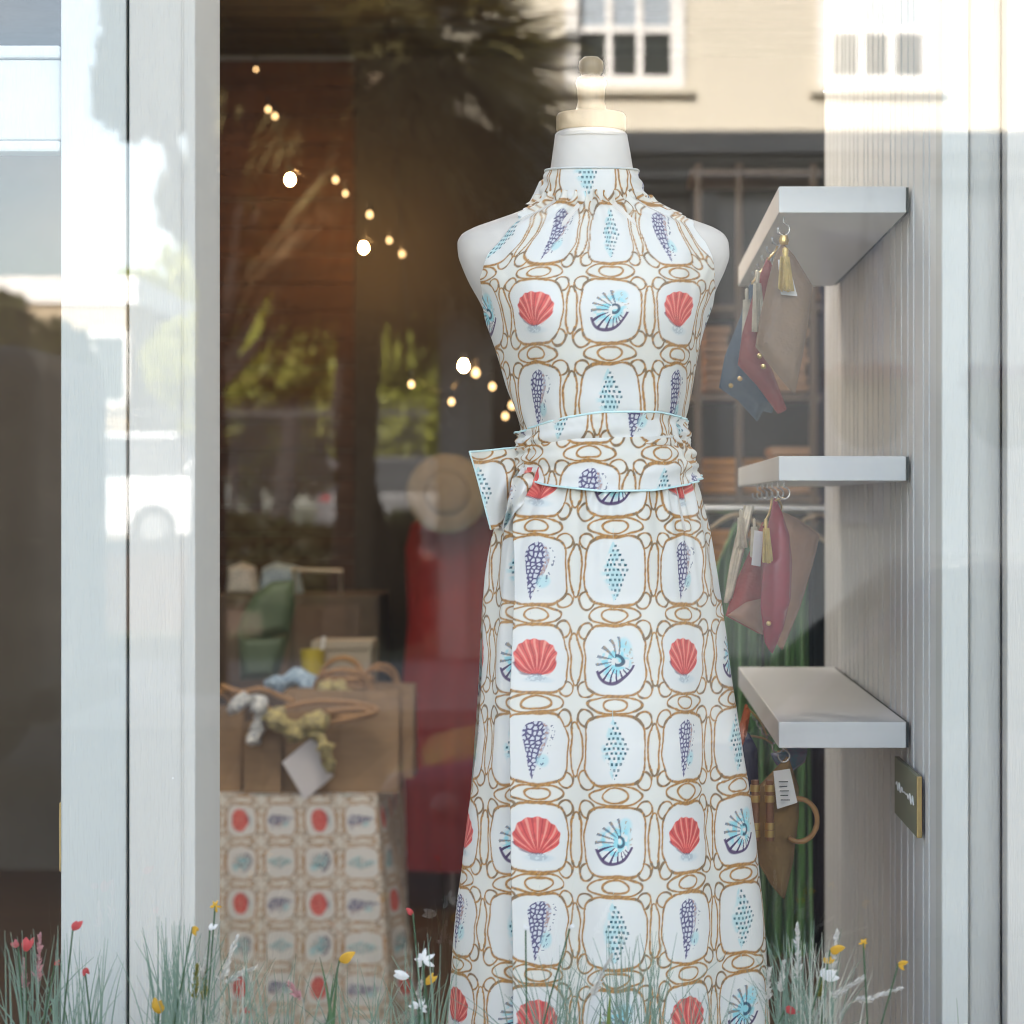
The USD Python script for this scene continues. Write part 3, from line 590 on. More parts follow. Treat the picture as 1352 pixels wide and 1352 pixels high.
t = pouch('dusty red leather pouch between the taupe and the blue one', [(1014, 340), (1019, 352), (1005, 410), (1000, 452), (1020, 492), (1038, 540), (1028, 545), (1000, 508), (975, 482), (981, 440), (998, 380)], 3.84, leather('dusty_red_leather', (0.30, 0.055, 0.05)), cord=hk(0, 1))
obj('rivet', trimesh.creation.icosphere(2, 0.004).apply_translation(P(977, 500, 3.82)), M_BRASS, t, True); tassel(t, 1000, 356, 3.82, 0.10, 0.010, M_SILV)
t = pouch('slate blue leather pouch hanging rearmost under the top shelf', [(992, 372), (998, 388), (986, 440), (990, 480), (1020, 536), (1019, 544), (1007, 541), (1000, 555), (975, 528), (950, 512), (958, 470), (978, 420)], 3.98, leather('slate_blue_leather', (0.055, 0.095, 0.14)), cord=hk(0, 2))
tassel(t, 986, 380, 3.95, 0.09, 0.009, M_SILV); obj('rivet', trimesh.creation.icosphere(2, 0.004).apply_translation(P(965, 509, 3.95)), M_BRASS, t, True)

t = pouch('glossy crimson leaf-shaped pouch under the middle shelf', [(1023, 658), (1031, 676), (1041, 706), (1045, 742), (1043, 790), (1033, 830), (1019, 862), (1011, 848), (1005, 800), (1008, 750), (1014, 700)], 3.72, mat('crimson_patent', (0.25, 0.012, 0.035), 0.28, 0.2, 20, 0.0003, 120, coat=0.4), 0.045, cord=hk(1, 0))
obj('rivet', trimesh.creation.icosphere(2, 0.004).apply_translation(P(1015, 823, 3.69)), M_BRASS, t, True)
t = pouch('blush tan pouch leaning behind the crimson one', [(1030, 676), (1050, 684), (1082, 706), (1074, 740), (1056, 800), (1032, 857), (1020, 840), (1018, 760)], 3.86, leather('blush_tan_leather', (0.36, 0.20, 0.13)), 0.03, cord=hk(1, 1))
t = pouch('red and blush striped flap wallet left of the crimson pouch', [(1008, 690), (1010, 760), (1007, 838), (985, 826), (959, 812), (972, 770), (988, 735)], 3.80, leather('coral_red_leather', (0.33, 0.035, 0.03)), 0.03, cord=hk(1, 2))
obj('flap', puff_px([(1008, 790), (1007, 838), (985, 826), (960, 812), (985, 795)], 3.775, 0.012, 0.25), leather('blush_tan_leather', (0.36, 0.20, 0.13)), t, True)
tassel(t, 978, 672, 3.78, 0.062, 0.008, M_SILV); tassel(t, 996, 684, 3.77, 0.062, 0.007, M_SILV); tassel(t, 1011, 684, 3.70, 0.07, 0.008, M_GOLDT)
for k in range(3): obj('strap', tube(curve([P(992 - k * 3, 668, 3.80), P(978 - k * 4, 730, 3.79), P(963 - k * 2, 790 + k * 3, 3.79)], 8), 0.0045, 6), M_SILV, t, True)
card(t, [(996, 700), (1008, 702), (1004, 748), (992, 746)], 3.74, M_CARD)

t = pouch('khaki pointed bag with bamboo ring handle under the lowest shelf', [(1040, 1000), (1054, 1040), (1054, 1080), (1046, 1140), (1035, 1187), (1018, 1166), (1000, 1134), (990, 1090), (1000, 1040)], 3.76, leather('khaki_canvas', (0.26, 0.17, 0.07), 0.8), 0.04, cord=hk(2, 0), name='handbag', cat='bag')
rc_ = P(1055, 1083, 3.72); a = np.linspace(-2.2, 2.2, 30); obj('ring_handle', tube(np.stack([rc_[0] + 0.028 * np.cos(a), np.full(30, rc_[1]), rc_[2] + 0.033 * np.sin(a)], 1), 0.0040 + 0.0006 * (np.arange(30) % 6 == 0), 8), mat('bamboo', (0.38, 0.20, 0.07), 0.4, 0.3, 40), t, True)
card(t, [(1021, 1018), (1043, 1015), (1053, 1060), (1026, 1068)], 3.70, M_CARD)
for q in range(5): obj('tag_print', box(*(P(1028 + q * 0.6, 1032 + q * 6, 3.697)[0] + np.array([0, .014 - .002 * (q % 2)])), 0.4895, 0.491, *(P(0, 1032 + q * 6, 3.697)[2] + np.array([0, .0012]))), M_GAP, t)
for qx in (997, 1016): 
    obj('fitting', tube([P(qx, 1030, 3.70), P(qx + 1, 1110, 3.70)], 0.0062, 10), leather('tan_strap', (0.22, 0.10, 0.05)), t, 40)
    for qy in (1036, 1050, 1086, 1096): obj('brass_band', tube([P(qx, qy, 3.70), P(qx, qy + 9, 3.70)], 0.0078, 12), M_BRASS, t, 40)
t = pouch('navy leather purse hanging behind the khaki bag', [(988, 968), (999, 990), (1000, 1040), (996, 1110), (984, 1120), (974, 1060), (976, 1000)], 3.92, leather('navy_leather', (0.018, 0.025, 0.06)), 0.035, cord=hk(2, 2), name='handbag', cat='bag')
t = pouch('small orange leather fob strap left of the lowest shelf', [(985, 930), (990, 940), (982, 985), (976, 1010), (972, 1000), (977, 960)], 4.0, leather('orange_leather', (0.42, 0.09, 0.02)), 0.02, cord=hk(2, 3), name='key_fob', cat='fob')
t = pouch('teal and blue scarf bundle tied under the lowest shelf', [(1040, 988), (1066, 990), (1062, 1006), (1045, 1018), (1025, 1008), (1018, 995)], 3.85, mat('teal_silk', (0.04, 0.16, 0.22), 0.4, 0.5, 40, dark=(0.25, 0.1, 0.2)), 0.03, cord=hk(2, 1), name='scarf', cat='scarf')
# olive plaque on the panelled wall, with a line of script
pl = thing('wall_plaque', 'small olive plaque with a white script squiggle on the panelled wall', 'plaque', (XW, 0.45, P(0, 1050, 3.6)[2]))
Dq0, Dq1 = XW * F / (1223 - CX), XW * F / (1193 - CX)
zq1, zq0 = P(0, 1025, Dq0)[2], P(0, 1106, Dq0)[2]
obj('board', rbox(XW - 0.014, XW - 0.0065, Dq0 + CAM_Y, Dq1 + CAM_Y, zq0, zq1, 0.001), mat('olive_card', (0.16, 0.165, 0.10), 0.6, 0.1), pl)
obj('gold_edge', rbox(XW - 0.0142, XW - 0.0066, Dq0 + CAM_Y - 0.005, Dq0 + CAM_Y - 0.0005, zq0, zq1, 0.001), M_BRASS, pl)
s_ = np.linspace(0, 1, 60); sq = np.stack([np.full(60, XW - 0.0148), Dq0 + CAM_Y + (Dq1 - Dq0) * (0.9 - 0.8 * s_), (zq0 + zq1) / 2 + 0.004 + 0.007 * np.sin(s_ * 42) * (0.5 + 0.5 * np.sin(s_ * 9))], 1)
obj('script', tube(sq, 0.0012, 5), M_CARD, pl, True)

# ------------------------------------------------------------------ table with printed cloth, paper bags and small goods
DT = 7.0; tz = P(0, 1050, DT)[2]; tx0, tx1 = P(236, 0, DT)[0], P(497, 0, DT)[0]; ty0, ty1 = DT + CAM_Y, DT + CAM_Y + 0.85
t = thing('display_table', 'wooden display table hidden under the shell print cloth', 'table', ((tx0 + tx1) / 2, (ty0 + ty1) / 2, 0.0))
obj('tabletop', rbox(tx0, tx1, ty0, ty1, tz - 0.035, tz - 0.004, 0.004), M_FLOOR, t)
for lx in (tx0 + 0.06, tx1 - 0.06):
    for ly in (ty0 + 0.06, ty1 - 0.06): obj('leg', rbox(lx - 0.03, lx + 0.03, ly - 0.03, ly + 0.03, 0.001, tz - 0.036, 0.004), M_FLOOR, t)
c = thing('tablecloth', 'shell print tablecloth hanging over the display table at lower left', 'tablecloth', ((tx0 + tx1) / 2, ty0, 0.2))
sx = np.arange(tx0, tx1 + 0.85, 0.0035); drop = np.linspace(0, 1, 190); zb = 0.006
path_x = np.where(sx < tx1, sx, tx1 + 0.0 * sx); path_y = np.where(sx < tx1, ty0, ty0 + (sx - tx1))
TT, SX = np.meshgrid(drop, sx, indexing='ij'); bx_ = np.interp(SX, sx, path_x); by_ = np.interp(SX, sx, path_y)
right = smooth(tx1 - 0.28, tx1 + 0.05, SX) * (1 - smooth(tx1 + 0.25, tx1 + 0.6, SX))
fl = TT * (0.03 * np.sin(SX * 17) * 0.5 + 0.012 * np.sin(SX * 41 + 1)) + TT * right * 0.10
nxr = smooth(tx1 - 0.12, tx1 + 0.12, SX)
pos = np.stack([bx_ + (fl * nxr) + 0.005 * nxr, by_ - fl * (1 - nxr) - 0.005 * (1 - nxr), tz - TT * (tz - zb)], -1)
pu = (SX - P(371, 0, DT)[0]) * S; pv = -(pos[..., 2] - P(0, 1083, DT)[2]) * S
cc = print_colour(pv * 0.922 + 100, pu * 1.083 + 111)       # the cloth is laid with the print turned a quarter
obj('front_drop', sheet(pos, True), M_PRINT, c, True, color=cc.reshape(-1, 3))
gx = np.arange(tx0, tx1 + 0.004, 0.006); gy = np.arange(ty0, ty1, 0.006); GY, GX = np.meshgrid(gy, gx, indexing='ij')
obj('top', sheet(np.stack([GX, GY - 0.004, np.full(GX.shape, tz + 0.001)], -1)), M_PRINT, c, True, color=print_colour((GY - ty0) * S, (GX - tx0) * S).reshape(-1, 3))

M_KRAFT = mat('kraft_paper', (0.30, 0.185, 0.095), 0.75, 0.14, 12, 0.001, 60, stretch=(1, 1, 6))
M_CORD = mat('twisted_paper_cord', (0.36, 0.19, 0.075), 0.7, 0.3, 90)
def paper_bag(label, px0, px1, py0, py1, D, dep, handle=True, lean=0.0):
    a, b = P(px0, py1, D), P(px1, py0, D); zt = b[2]; zb = tz + 0.002
    t = thing('paper_bag', label, 'bag', ((a[0] + b[0]) / 2, a[1], zb), 'kraft paper bags on the display table')
    w = b[0] - a[0]; y0 = a[1]; r = np.random.default_rng(int(px0))
    v = []
    for zz, kx in ((zb, 0.0), (zb + (zt - zb) * .5, 0.006), (zt, -0.004)):
        for xx, yy in ((0, 0), (w / 2, -kx), (w, 0), (w, dep / 2), (w, dep), (w / 2, dep + kx), (0, dep), (0, dep / 2)):
            sq_ = (zz - zb) / (zt - zb); inset = 0.02 * sq_ if yy == dep / 2 else 0
            v.append([a[0] + xx + (inset if xx == 0 else -inset if xx == w else 0) + lean * sq_ * 0.1, y0 + yy + (0.25 * dep * sq_ if yy == 0 else -0.25 * dep * sq_ if yy == dep else 0), zz + r.uniform(-.002, .002)])
    f = [[i + 8 * l, (i + 1) % 8 + 8 * l, (i + 1) % 8 + 8 * (l + 1), i + 8 * (l + 1)] for l in (0, 1) for i in range(8)]
    m = tm((np.array(v), np.array(f)))
    obj('body', m, M_KRAFT, t)
    obj('top_fold', rbox(a[0] + 0.004, a[0] + w - 0.004, y0 + 0.22 * dep - 0.004, y0 + 0.22 * dep, zt - 0.035, zt - 0.001, 0.001), M_KRAFT, t)
    if handle:
        for yy in (0.2 * dep, 0.78 * dep):
            an = np.linspace(0, math.pi, 22); hx, hh = w * 0.24, 0.06 + 0.02 * r.uniform()
            pts = np.stack([a[0] + w / 2 - hx * np.cos(an), y0 + yy - (0.05 if yy < dep / 2 else 0.02) * np.sin(an) ** 2, zt - 0.02 + hh * np.sin(an) ** 0.7], 1)
            obj('handle', tube(pts, 0.006, 7), M_CORD, t, True)
    return t
paper_bag('widest kraft paper bag with the white gift tag, on the table', 374, 526, 912, 1050, 7.05, 0.14)
paper_bag('middle kraft paper bag between its two neighbours on the table', 321, 371, 955, 1050, 7.02, 0.10)
paper_bag('kraft paper bag partly behind the white post, on the table', 262, 318, 935, 1042, 7.06, 0.12)
paper_bag('taller kraft paper bag behind the widest one, at the table corner', 452, 545, 905, 1030, 7.40, 0.16, lean=0.0)
M_TAG = mat('blush_white_tag', (0.70, 0.66, 0.66), 0.7, 0.05)
single('gift_tag', puff_px([(373, 1006), (412, 973), (421, 985), (424, 1010), (441, 1024), (402, 1057), (390, 1035)], 6.99, 0.003, 0.1), M_TAG, 'tilted white gift tag hanging on the widest paper bag', 'tag')
def scarfmat(name, a, b): return mat(name, a, 0.7, 0.4, 95, 0.002, 60, dark=b, detail=1.0)
M_SC1 = scarfmat('pale_patterned_silk', (0.62, 0.60, 0.55), (0.22, 0.24, 0.27)); M_SC2 = scarfmat('gold_patterned_silk', (0.50, 0.40, 0.15), (0.20, 0.17, 0.10)); M_SC3 = scarfmat('blue_patterned_silk', (0.42, 0.52, 0.60), (0.12, 0.2, 0.3))
def scarf(label, pts, D, r, m):
    p = np.array([P(x, y, D - 0.02 * (k % 2)) for k, (x, y) in enumerate(pts)]); c = curve(p, 14); n = len(c)
    rr = r * (0.75 + 0.35 * np.sin(np.linspace(0, 9, n)) ** 2); mm = tube(c, rr, 14)
    v = np.array(mm.vertices); v += (meshkit.fbm(v * 45, 3, seed=int(pts[0][0]))[:, None] - 0.5) * [0.035, 0.035, 0.03]; mm.vertices = v
    single('knotted_scarf', mm, m, label, 'scarf', smooth=True)
scarf('pale scarf knotted round the middle paper bag handle', [(306, 938), (318, 926), (336, 922), (344, 935), (340, 958), (332, 984)], 6.98, 0.020, M_SC1)
scarf('gold patterned scarf knotted round the widest bag handle', [(358, 940), (372, 955), (392, 966), (410, 952), (428, 958)], 6.98, 0.030, M_SC2)
scarf('gold scarf tail hanging beside the gift tag', [(414, 965), (428, 985), (436, 1018)], 6.97, 0.017, M_SC2)
scarf('pale blue scarf bundled on top of the paper bags', [(352, 905), (372, 902), (392, 892), (408, 900), (404, 915)], 7.25, 0.024, M_SC3)
scarf('ochre scarf heaped beside the wicker basket', [(418, 918), (436, 908), (452, 916), (458, 922)], 7.15, 0.026, M_SC2)
# looped cord bundle over the bags
for k, (lab, pts) in enumerate([('brown cord handle lying across the widest bag, upper loop', [(352, 945), (385, 932), (430, 926), (475, 930), (498, 938), (470, 946), (425, 944)]), ('brown cord handle lying across the widest bag, lower loop', [(395, 965), (430, 955), (470, 948), (494, 942), (472, 936), (430, 940)]), ('brown cord handle crossing behind the pale scarf', [(292, 905), (318, 914), (345, 910), (372, 920), (388, 926)])]):
    single('cord_handle', tube(curve([P(x, y, 7.0 - 0.01 * (i % 3)) for i, (x, y) in enumerate(pts)], 12), 0.0085, 7), M_CORD, lab, 'handle', smooth=True)
bk = thing('wicker_basket', 'brown wicker basket with arched handle behind the paper bags', 'basket', P(450, 915, 7.45))
bc = P(452, 905, 7.45)
for k in range(5): a = np.linspace(0, 2 * math.pi, 30); obj('weave', tube(np.stack([bc[0] + (0.075 + .004 * k) * np.cos(a), bc[1] + 0.06 * np.sin(a), np.full(30, bc[2] - 0.06 + 0.02 * k)], 1), 0.011, 6), M_CORD, bk, True)
a = np.linspace(0, math.pi, 24)
for s in (-0.02, 0.02): obj('handle', tube(np.stack([bc[0] + 0.07 * np.cos(a), bc[1] + s + 0 * a, bc[2] + 0.085 * np.sin(a)], 1), 0.007, 7), M_CORD, bk, True)
bx = thing('gift_box', 'plain beige box standing behind the wicker basket', 'box', P(455, 900, 7.62))
a0, b0 = P(413, 905, 7.62), P(490, 846, 7.62)
obj('body', rbox(a0[0], b0[0], a0[1], a0[1] + 0.16, tz + 0.002, b0[2] - 0.03, 0.004), mat('beige_board', (0.34, 0.29, 0.22), 0.7, 0.08), bx); obj('lid', rbox(a0[0] - 0.005, b0[0] + 0.005, a0[1] - 0.005, a0[1] + 0.165, b0[2] - 0.029, b0[2], 0.004), mat('beige_board', (0.34, 0.29, 0.22)), bx)
# green bag standing among them
M_GREEN = leather('sage_green_leather', (0.060, 0.088, 0.045), 0.55)
gb = thing('green_bag', 'sage green round-topped leather bag among the paper bags', 'bag', P(348, 897, 7.5))
obj('flap', puff_px([(313, 838), (320, 810), (335, 786), (358, 768), (388, 765), (389, 800), (382, 836), (350, 842)], 7.46, 0.05, 0.1), M_GREEN, gb, True)
obj('body', puff_px([(315, 838), (384, 834), (376, 862), (366, 896), (318, 898)], 7.50, 0.10, 0.1), M_GREEN, gb, True)
yc = thing('yellow_cup', 'yellow ceramic cup beside the green bag', 'cup', P(413, 892, 7.55)); yp = P(413, 893, 7.55)
obj('body', lathe([[0, 0], [.030, 0], [.034, .006], [.040, .085], [.037, .085], [.031, .01], [0, .008]], yp, n=32), mat('yellow_glaze', (0.42, 0.33, 0.03), 0.3, 0.1), yc, 40)
obj('brush', tube([yp + [0.02, 0, 0.01], yp + [0.035, 0, 0.125]], 0.006, 8), M_CARD, yc, True)
# printed cushions behind on a sideboard
sb = thing('sideboard', 'dark wooden sideboard against the dark plank wall with a pale rail', 'cabinet', (-1.7, 6.6, 0.0)); D9 = 9.6
obj('body', rbox(P(180, 0, D9)[0], P(500, 0, D9)[0], D9 + CAM_Y, D9 + CAM_Y + 0.45, 0.001, P(0, 785, D9)[2], 0.006), M_DARKWALL, sb)
obj('rail', tube([P(385, 752, 9.5), P(452, 754, 9.5)], 0.008, 8), M_SILV, sb, 40)
obj('rail_post', tube([P(388, 752, 9.52), P(388, 786, 9.62)], 0.006, 8), M_SILV, sb, 40); obj('rail_post', tube([P(450, 754, 9.52), P(450, 786, 9.62)], 0.006, 8), M_SILV, sb, 40)
for k in range(3): obj('drawer', rbox(P(200 + 95 * k, 0, D9)[0], P(288 + 95 * k, 0, D9)[0], D9 + CAM_Y - 0.012, D9 + CAM_Y - 0.001, 0.5, P(0, 800, D9)[2], 0.004), M_FLOOR, sb)
for lab, q0, q1, col in (('faded floral cushion lying on the sideboard', 298, 345, M_SC1), ('second pale cushion beside the floral one on the sideboard', 342, 402, M_SC3)):
    single('cushion', puff_px([(q0, 786), (q0 + 4, 750), (q0 + 22, 742), (q1 - 8, 748), (q1, 786)], 9.75, 0.12, 0.0), col, lab, 'cushion', smooth=True)

# ------------------------------------------------------------------ straw hat over a red dress on a stand, deeper in the shop
DR = 9.3; yr = DR + CAM_Y
rd = thing('red_dress', 'long plain red dress on a stand under the straw hat', 'dress', P(590, 1130, DR))
M_RED = mat('red_crepe', (0.22, 0.010, 0.008), 0.7, 0.2, 4.0, stretch=(6, 6, 0.7))
rows = np.linspace(0, 1, 60); th = np.linspace(-math.pi, math.pi, 90); T, TH = np.meshgrid(rows, th, indexing='ij')
zt, zb = P(0, 668, DR)[2], 0.15
a = np.interp(T, [0, .05, .12, .32, .45, 1], [.06, .16, .185, .175, .19, .25]); cxr = P(598, 0, DR)[0]
fl = 1 + 0.09 * np.sin(TH * 9 + T * 2) * np.clip(T - .3, 0, 1)
obj('gown', sheet(np.stack([cxr + a * fl * np.sin(TH), yr - a * .65 * fl * np.cos(TH), zt - (zt - zb) * T], -1), True), M_RED, rd, True)
obj('stand', tube([(cxr, yr, 0.0), (cxr, yr, zt + 0.05)], 0.014, 10), M_STEEL, rd, 40)
hp = P(590, 651, 9.02); ax = np.array([0.10, -0.95, 0.14]); ax /= np.linalg.norm(ax)
ht = thing('straw_hat', 'round straw sun hat tilted above the red dress', 'hat', hp)
M_STRAW = mat('natural_straw', (0.12, 0.098, 0.055), 0.75, 0.25, 60, 0.001, 200)
obj('brim', lathe([[.085, .004], [.11, .006], [.135, .000], [.150, -.008], [.151, -.010], [.135, -.004], [.11, .002], [.085, 0]], hp, ax, 48), M_STRAW, ht, 40)
obj('crown', lathe([[.087, .002], [.080, .012], [.070, .018], [.05, .022], [0, .024]], hp, ax, 48), M_STRAW, ht, 40)
obj('hat_band', lathe([[.0885, .003], [.0875, .008], [.086, .008], [.087, .003]], hp, ax, 48), M_STRAW, ht, 40)

# string lights hung through the room
M_KRAFT = LOOK['kraft_paper']; M_BULB = glow('warm_bulb', (1.0, 0.55, 0.19), 110.0); M_BULBLOW = glow('dim_bulb', (1.0, 0.60, 0.26), 0.5); M_FILLBULB = glow('added_fill_bulb', (1.0, 0.93, 0.84), 125.0); M_WIRE = mat('black_wire', (0.02, 0.018, 0.015), 0.6)
def strand(label, pts, D0, D1, added_bulbs=()):
    n = len(pts); pp = [P(x, y, D0 + (D1 - D0) * i / (n - 1)) for i, (x, y, _, _) in enumerate(pts)]
    t = thing('string_lights', label, 'string lights', pp[0])
    wire = []
    for i in range(n - 1):
        a, b = pp[i] + [0, 0, .045], pp[i + 1] + [0, 0, .045]; k = np.linspace(0, 1, 8)[:, None]; wire.append(a * (1 - k) + b * k - [0, 0, .03] * np.sin(k * math.pi))
    first = pp[0] + [0, 0, .045]; hang = np.array([[first[0] - 0.1, first[1], CEIL - 0.01], first]) 
    if len(added_bulbs):                     # added bulbs out of view, carrying the strand on to fill-light the table
        oc = curve(np.vstack([[first[0] - 0.1, first[1], CEIL - 0.01], np.asarray(added_bulbs)]), 8); hang = oc[::-1]
        for p in added_bulbs:
            p = np.asarray(p, float) - [0, 0, .05]; b = obj('bulb', lathe([[0, -.016], [.0096, -.0128], [.016, 0], [.012, .0128], [.0064, .022], [0, .022]], p, n=8), M_FILLBULB, t, True); obj('socket', tube([p + [0, 0, .02], p + [0, 0, .05]], .008, 8), M_WIRE, b)
    obj('wire', tube(np.vstack([hang if len(added_bulbs) else hang[:1]] + wire), 0.0013, 5), M_WIRE, t)
    for p, (_, _, r, br) in zip(pp, pts):
        r *= 0.9 if br else 0.75
        b = obj('bulb', lathe([[0, -r], [r * .6, -r * .8], [r, 0], [r * .75, r * .8], [r * .4, r * 1.4], [0, r * 1.4]], p, n=9), M_BULB if br else M_BULBLOW, t, True)
        obj('socket', tube([p + [0, 0, r * 1.3], p + [0, 0, .05]], r * 0.42 + 0.002, 8), M_WIRE, b)
strand('strand of warm bulbs falling through the upper left of the shop, with added fill bulbs out of view', [(338, 92, .008, 0), (354, 145, .012, 0), (363, 154, .012, 0), (383, 238, .017, 1), (443, 238, .013, 0), (456, 256, .011, 0), (488, 284, .014, 0), (480, 328, .017, 1), (514, 318, .012, 0), (531, 336, .014, 0)], 9.55, 9.85, [(-1.35 + .15 * k, 3.2 - .16 * k + .25 * math.sin(k * 1.3), 3.18 + .08 * math.cos(k * 2.0)) for k in range(10)])
strand('strand of small bulbs sloping down left of the dress waist', [(543, 508, .013, 0), (596, 531, .013, 0), (612, 484, .018, 1), (628, 493, .018, 0), (650, 511, .014, 0), (676, 536, .015, 0), (667, 550, .014, 0), (690, 575, .014, 0)], 8.2, 9.4)

# green and black garments on a rail, right of the dress, and a wooden rack of peach cloth behind
gr = thing('clothes_rail', 'steel clothes rail carrying green gowns behind the hanging bags', 'rack', P(1020, 690, 6.1)); 
ya = 6.1 + CAM_Y; za = P(0, 672, 6.1)[2]
obj('bar', tube([P(925, 672, 6.1), P(1118, 672, 6.1)], 0.012, 12), M_STEEL, gr, 40)
for q in (928, 1115): obj('upright', tube([P(q, 672, 6.1), [P(q, 0, 6.1)[0], ya, 0.0]], 0.012, 12), M_STEEL, gr, 40)
M_VELVET = mat('green_velvet', (0.13, 0.34, 0.06), 0.8, 0.5, 9, sheen=0.2, stretch=(4, 4, 1)); M_BLK = mat('black_crepe', (0.012, 0.010, 0.012), 0.8)
def gown(label, q0, q1, top, bot, D, m, nf, name='hanging_gown', ph=0):
    n, k = 110, 60; U, T = np.meshgrid(np.linspace(0, 1, n), np.linspace(0, 1, k)); spread = np.interp(T, [0, .06, .3, 1], [.35, .8, .85, 1.0])
    xl, xr = P(q0, 0, D)[0], P(q1, 0, D)[0]; cx = (xl + xr) / 2
    x = cx + (U - .5) * (xr - xl) * spread; y = D + CAM_Y - 0.028 * np.sin(U * nf + ph + np.sin(T * 3 + U * 5)) * (0.3 + T) - 0.02 * np.sin(U * nf * 2.3)
    z = P(0, top, D)[2] + (P(0, bot, D)[2] - P(0, top, D)[2]) * T - 0.05 * (np.abs(U - .5) * 2) ** 2 * (1 - T)
    fr = np.stack([x, y, z], -1); bk_ = fr + [0, 0.05, 0]
    v = np.vstack([fr.reshape(-1, 3), bk_.reshape(-1, 3)])
    t = thing(name, label, 'dress', (cx, D + CAM_Y, P(0, bot, D)[2]))
    obj('cloth', trimesh.Trimesh(v, np.vstack([grid_faces(k, n), grid_faces(k, n, True) + n * k]), process=False), m, t, True)
    hz = P(0, top, D)[2]; obj('hanger', tube(curve([(cx - .1, D + CAM_Y + .02, hz - .04), (cx, D + CAM_Y + .02, hz + .02), (cx + .1, D + CAM_Y + .02, hz - .04)], 8), 0.006, 6), M_WOOD, t, True)
gown('long green velvet gown nearest the printed dress', 938, 1010, 690, 1265, 6.05, M_VELVET, 26)
gown('long green velvet gown in front of the black one', 1005, 1072, 694, 1262, 6.08, M_VELVET, 23, ph=2)
gown('black gown at the right end of the clothes rail', 1056, 1110, 690, 1255, 6.16, M_BLK, 20)
rk = thing('wooden_rack', 'tall wooden rack of folded peach cloth behind the top hanging bags', 'rack', P(1000, 560, 8.3)); M_OAK = mat('honey_oak', (0.12, 0.075, 0.045), 0.5, 0.25, 4, stretch=(8, 8, 1))
for q in (918, 972, 1070): obj('upright', rbox(P(q, 0, 8.3)[0], P(q + 9, 0, 8.3)[0], 8.3 + CAM_Y, 8.35 + CAM_Y, 0.001, P(0, 215, 8.3)[2], 0.004), M_OAK, rk)
for q in (222, 402, 520, 655, 760): obj('rack_shelf', rbox(P(912, 0, 8.3)[0], P(1085, 0, 8.3)[0], 8.31 + CAM_Y, 8.7 + CAM_Y, P(0, q + 9, 8.3)[2], P(0, q, 8.3)[2], 0.003), M_OAK, rk)
M_PEACH = mat('peach_cloth', (0.40, 0.23, 0.13), 0.8, 0.2, 12); M_ORN = mat('amber_cloth', (0.45, 0.20, 0.04), 0.8, 0.2, 12)
k = 0
for lab, q0, q1, y0, y1, m in (('tall folded peach cloth right of the taupe pouch, on the rack', 1052, 1084, 372, 398, M_PEACH), ('stack of peach cloth on the rack shelf behind the red pouch', 978, 1068, 432, 518, M_PEACH), ('narrow roll of peach cloth standing on the rack', 928, 965, 430, 518, M_PEACH), ('folded amber cloth on the low rack shelf', 925, 1010, 605, 653, M_ORN), ('folded honey cloth on the low rack shelf beside the amber one', 1015, 1078, 590, 653, M_PEACH), ('folded amber cloth on the lowest visible rack shelf', 930, 1075, 700, 758, M_ORN)):
    a, b = P(q0, y1, 8.4), P(q1, y0, 8.4); parts = []; n = max(1, int((b[2] - a[2]) / 0.03))
    for i in range(n):
        parts.append(rbox(a[0] + .004 * (i % 2), b[0] - .005 * (i % 3), a[1], a[1] + .22, a[2] + (b[2] - a[2]) * i / n + .001, a[2] + (b[2] - a[2]) * (i + 1) / n, 0.010))
    single('folded_cloth', cat_(parts), m, lab, 'cloth', smooth=40)

# ------------------------------------------------------------------ the street in front of the window, which the glass mirrors
M_ASPH = mat('asphalt', (0.045, 0.045, 0.046), 0.9, 0.25, 3.0, 0.003, 80); M_CONC = mat('pavement_concrete', (0.30, 0.29, 0.27), 0.9, 0.15, 1.5, 0.002, 60); M_KERB = mat('granite_kerb', (0.36, 0.35, 0.33), 0.85, 0.15, 5)
g = trimesh.Trimesh([(-900, -900, -0.01), (900, -900, -0.01), (900, 900, -0.01), (-900, 900, -0.01)], [[0, 1, 2], [0, 2, 3]], process=False)
struct('ground', g, mat('dry_grass_ground', (0.09, 0.10, 0.045), 0.95, 0.3, 0.4))
struct('road', box(-60, 60, -13.4, -2.6, -0.12, 0.0), M_ASPH)
pv = struct('pavement', box(-60, 60, -2.4, -0.03, -0.12, 0.13), M_CONC)
kb = struct('kerb', box(-60, 60, -2.6, -2.402, -0.12, 0.125), M_KERB)
struct('far_pavement', box(-60, 60, -18.6, -13.6, -0.12, 0.13), M_CONC); struct('far_kerb', box(-60, 60, -13.598, -13.4, -0.12, 0.125), M_KERB)

# cream building across the street
DB = 22.0; YB = -(DB + CAM_Y); bx0, bx1 = P(578, 0, DB)[0], 9.5
M_CREAM = mat('cream_stucco', (0.64, 0.575, 0.465), 0.9, 0.05, 0.8, 0.0006, 30); M_TRIM = mat('white_window_trim', (0.80, 0.76, 0.72), 0.6, 0.05, 3); M_GREYP = mat('grey_storefront_paint', (0.52, 0.49, 0.43), 0.7, 0.15, 1.5); M_GREY2 = mat('grey_cornice_paint', (0.58, 0.56, 0.52), 0.7, 0.1, 2)
M_DGLASS = mat('dark_window_glass', (0.05, 0.055, 0.05), 0.06, 0.2, 1.0, spec=0.8); M_LAV = mat('lavender_grey_shutter', (0.62, 0.62, 0.70), 0.6, 0.08, 4); M_SKYPANE = mat('painted_sky_pane', (0.32, 0.36, 0.40), 0.5, 0.06, 2)  # last one: pale colour paints reflected sky into the upper panes
zc1 = R(0, 180, DB)[2]
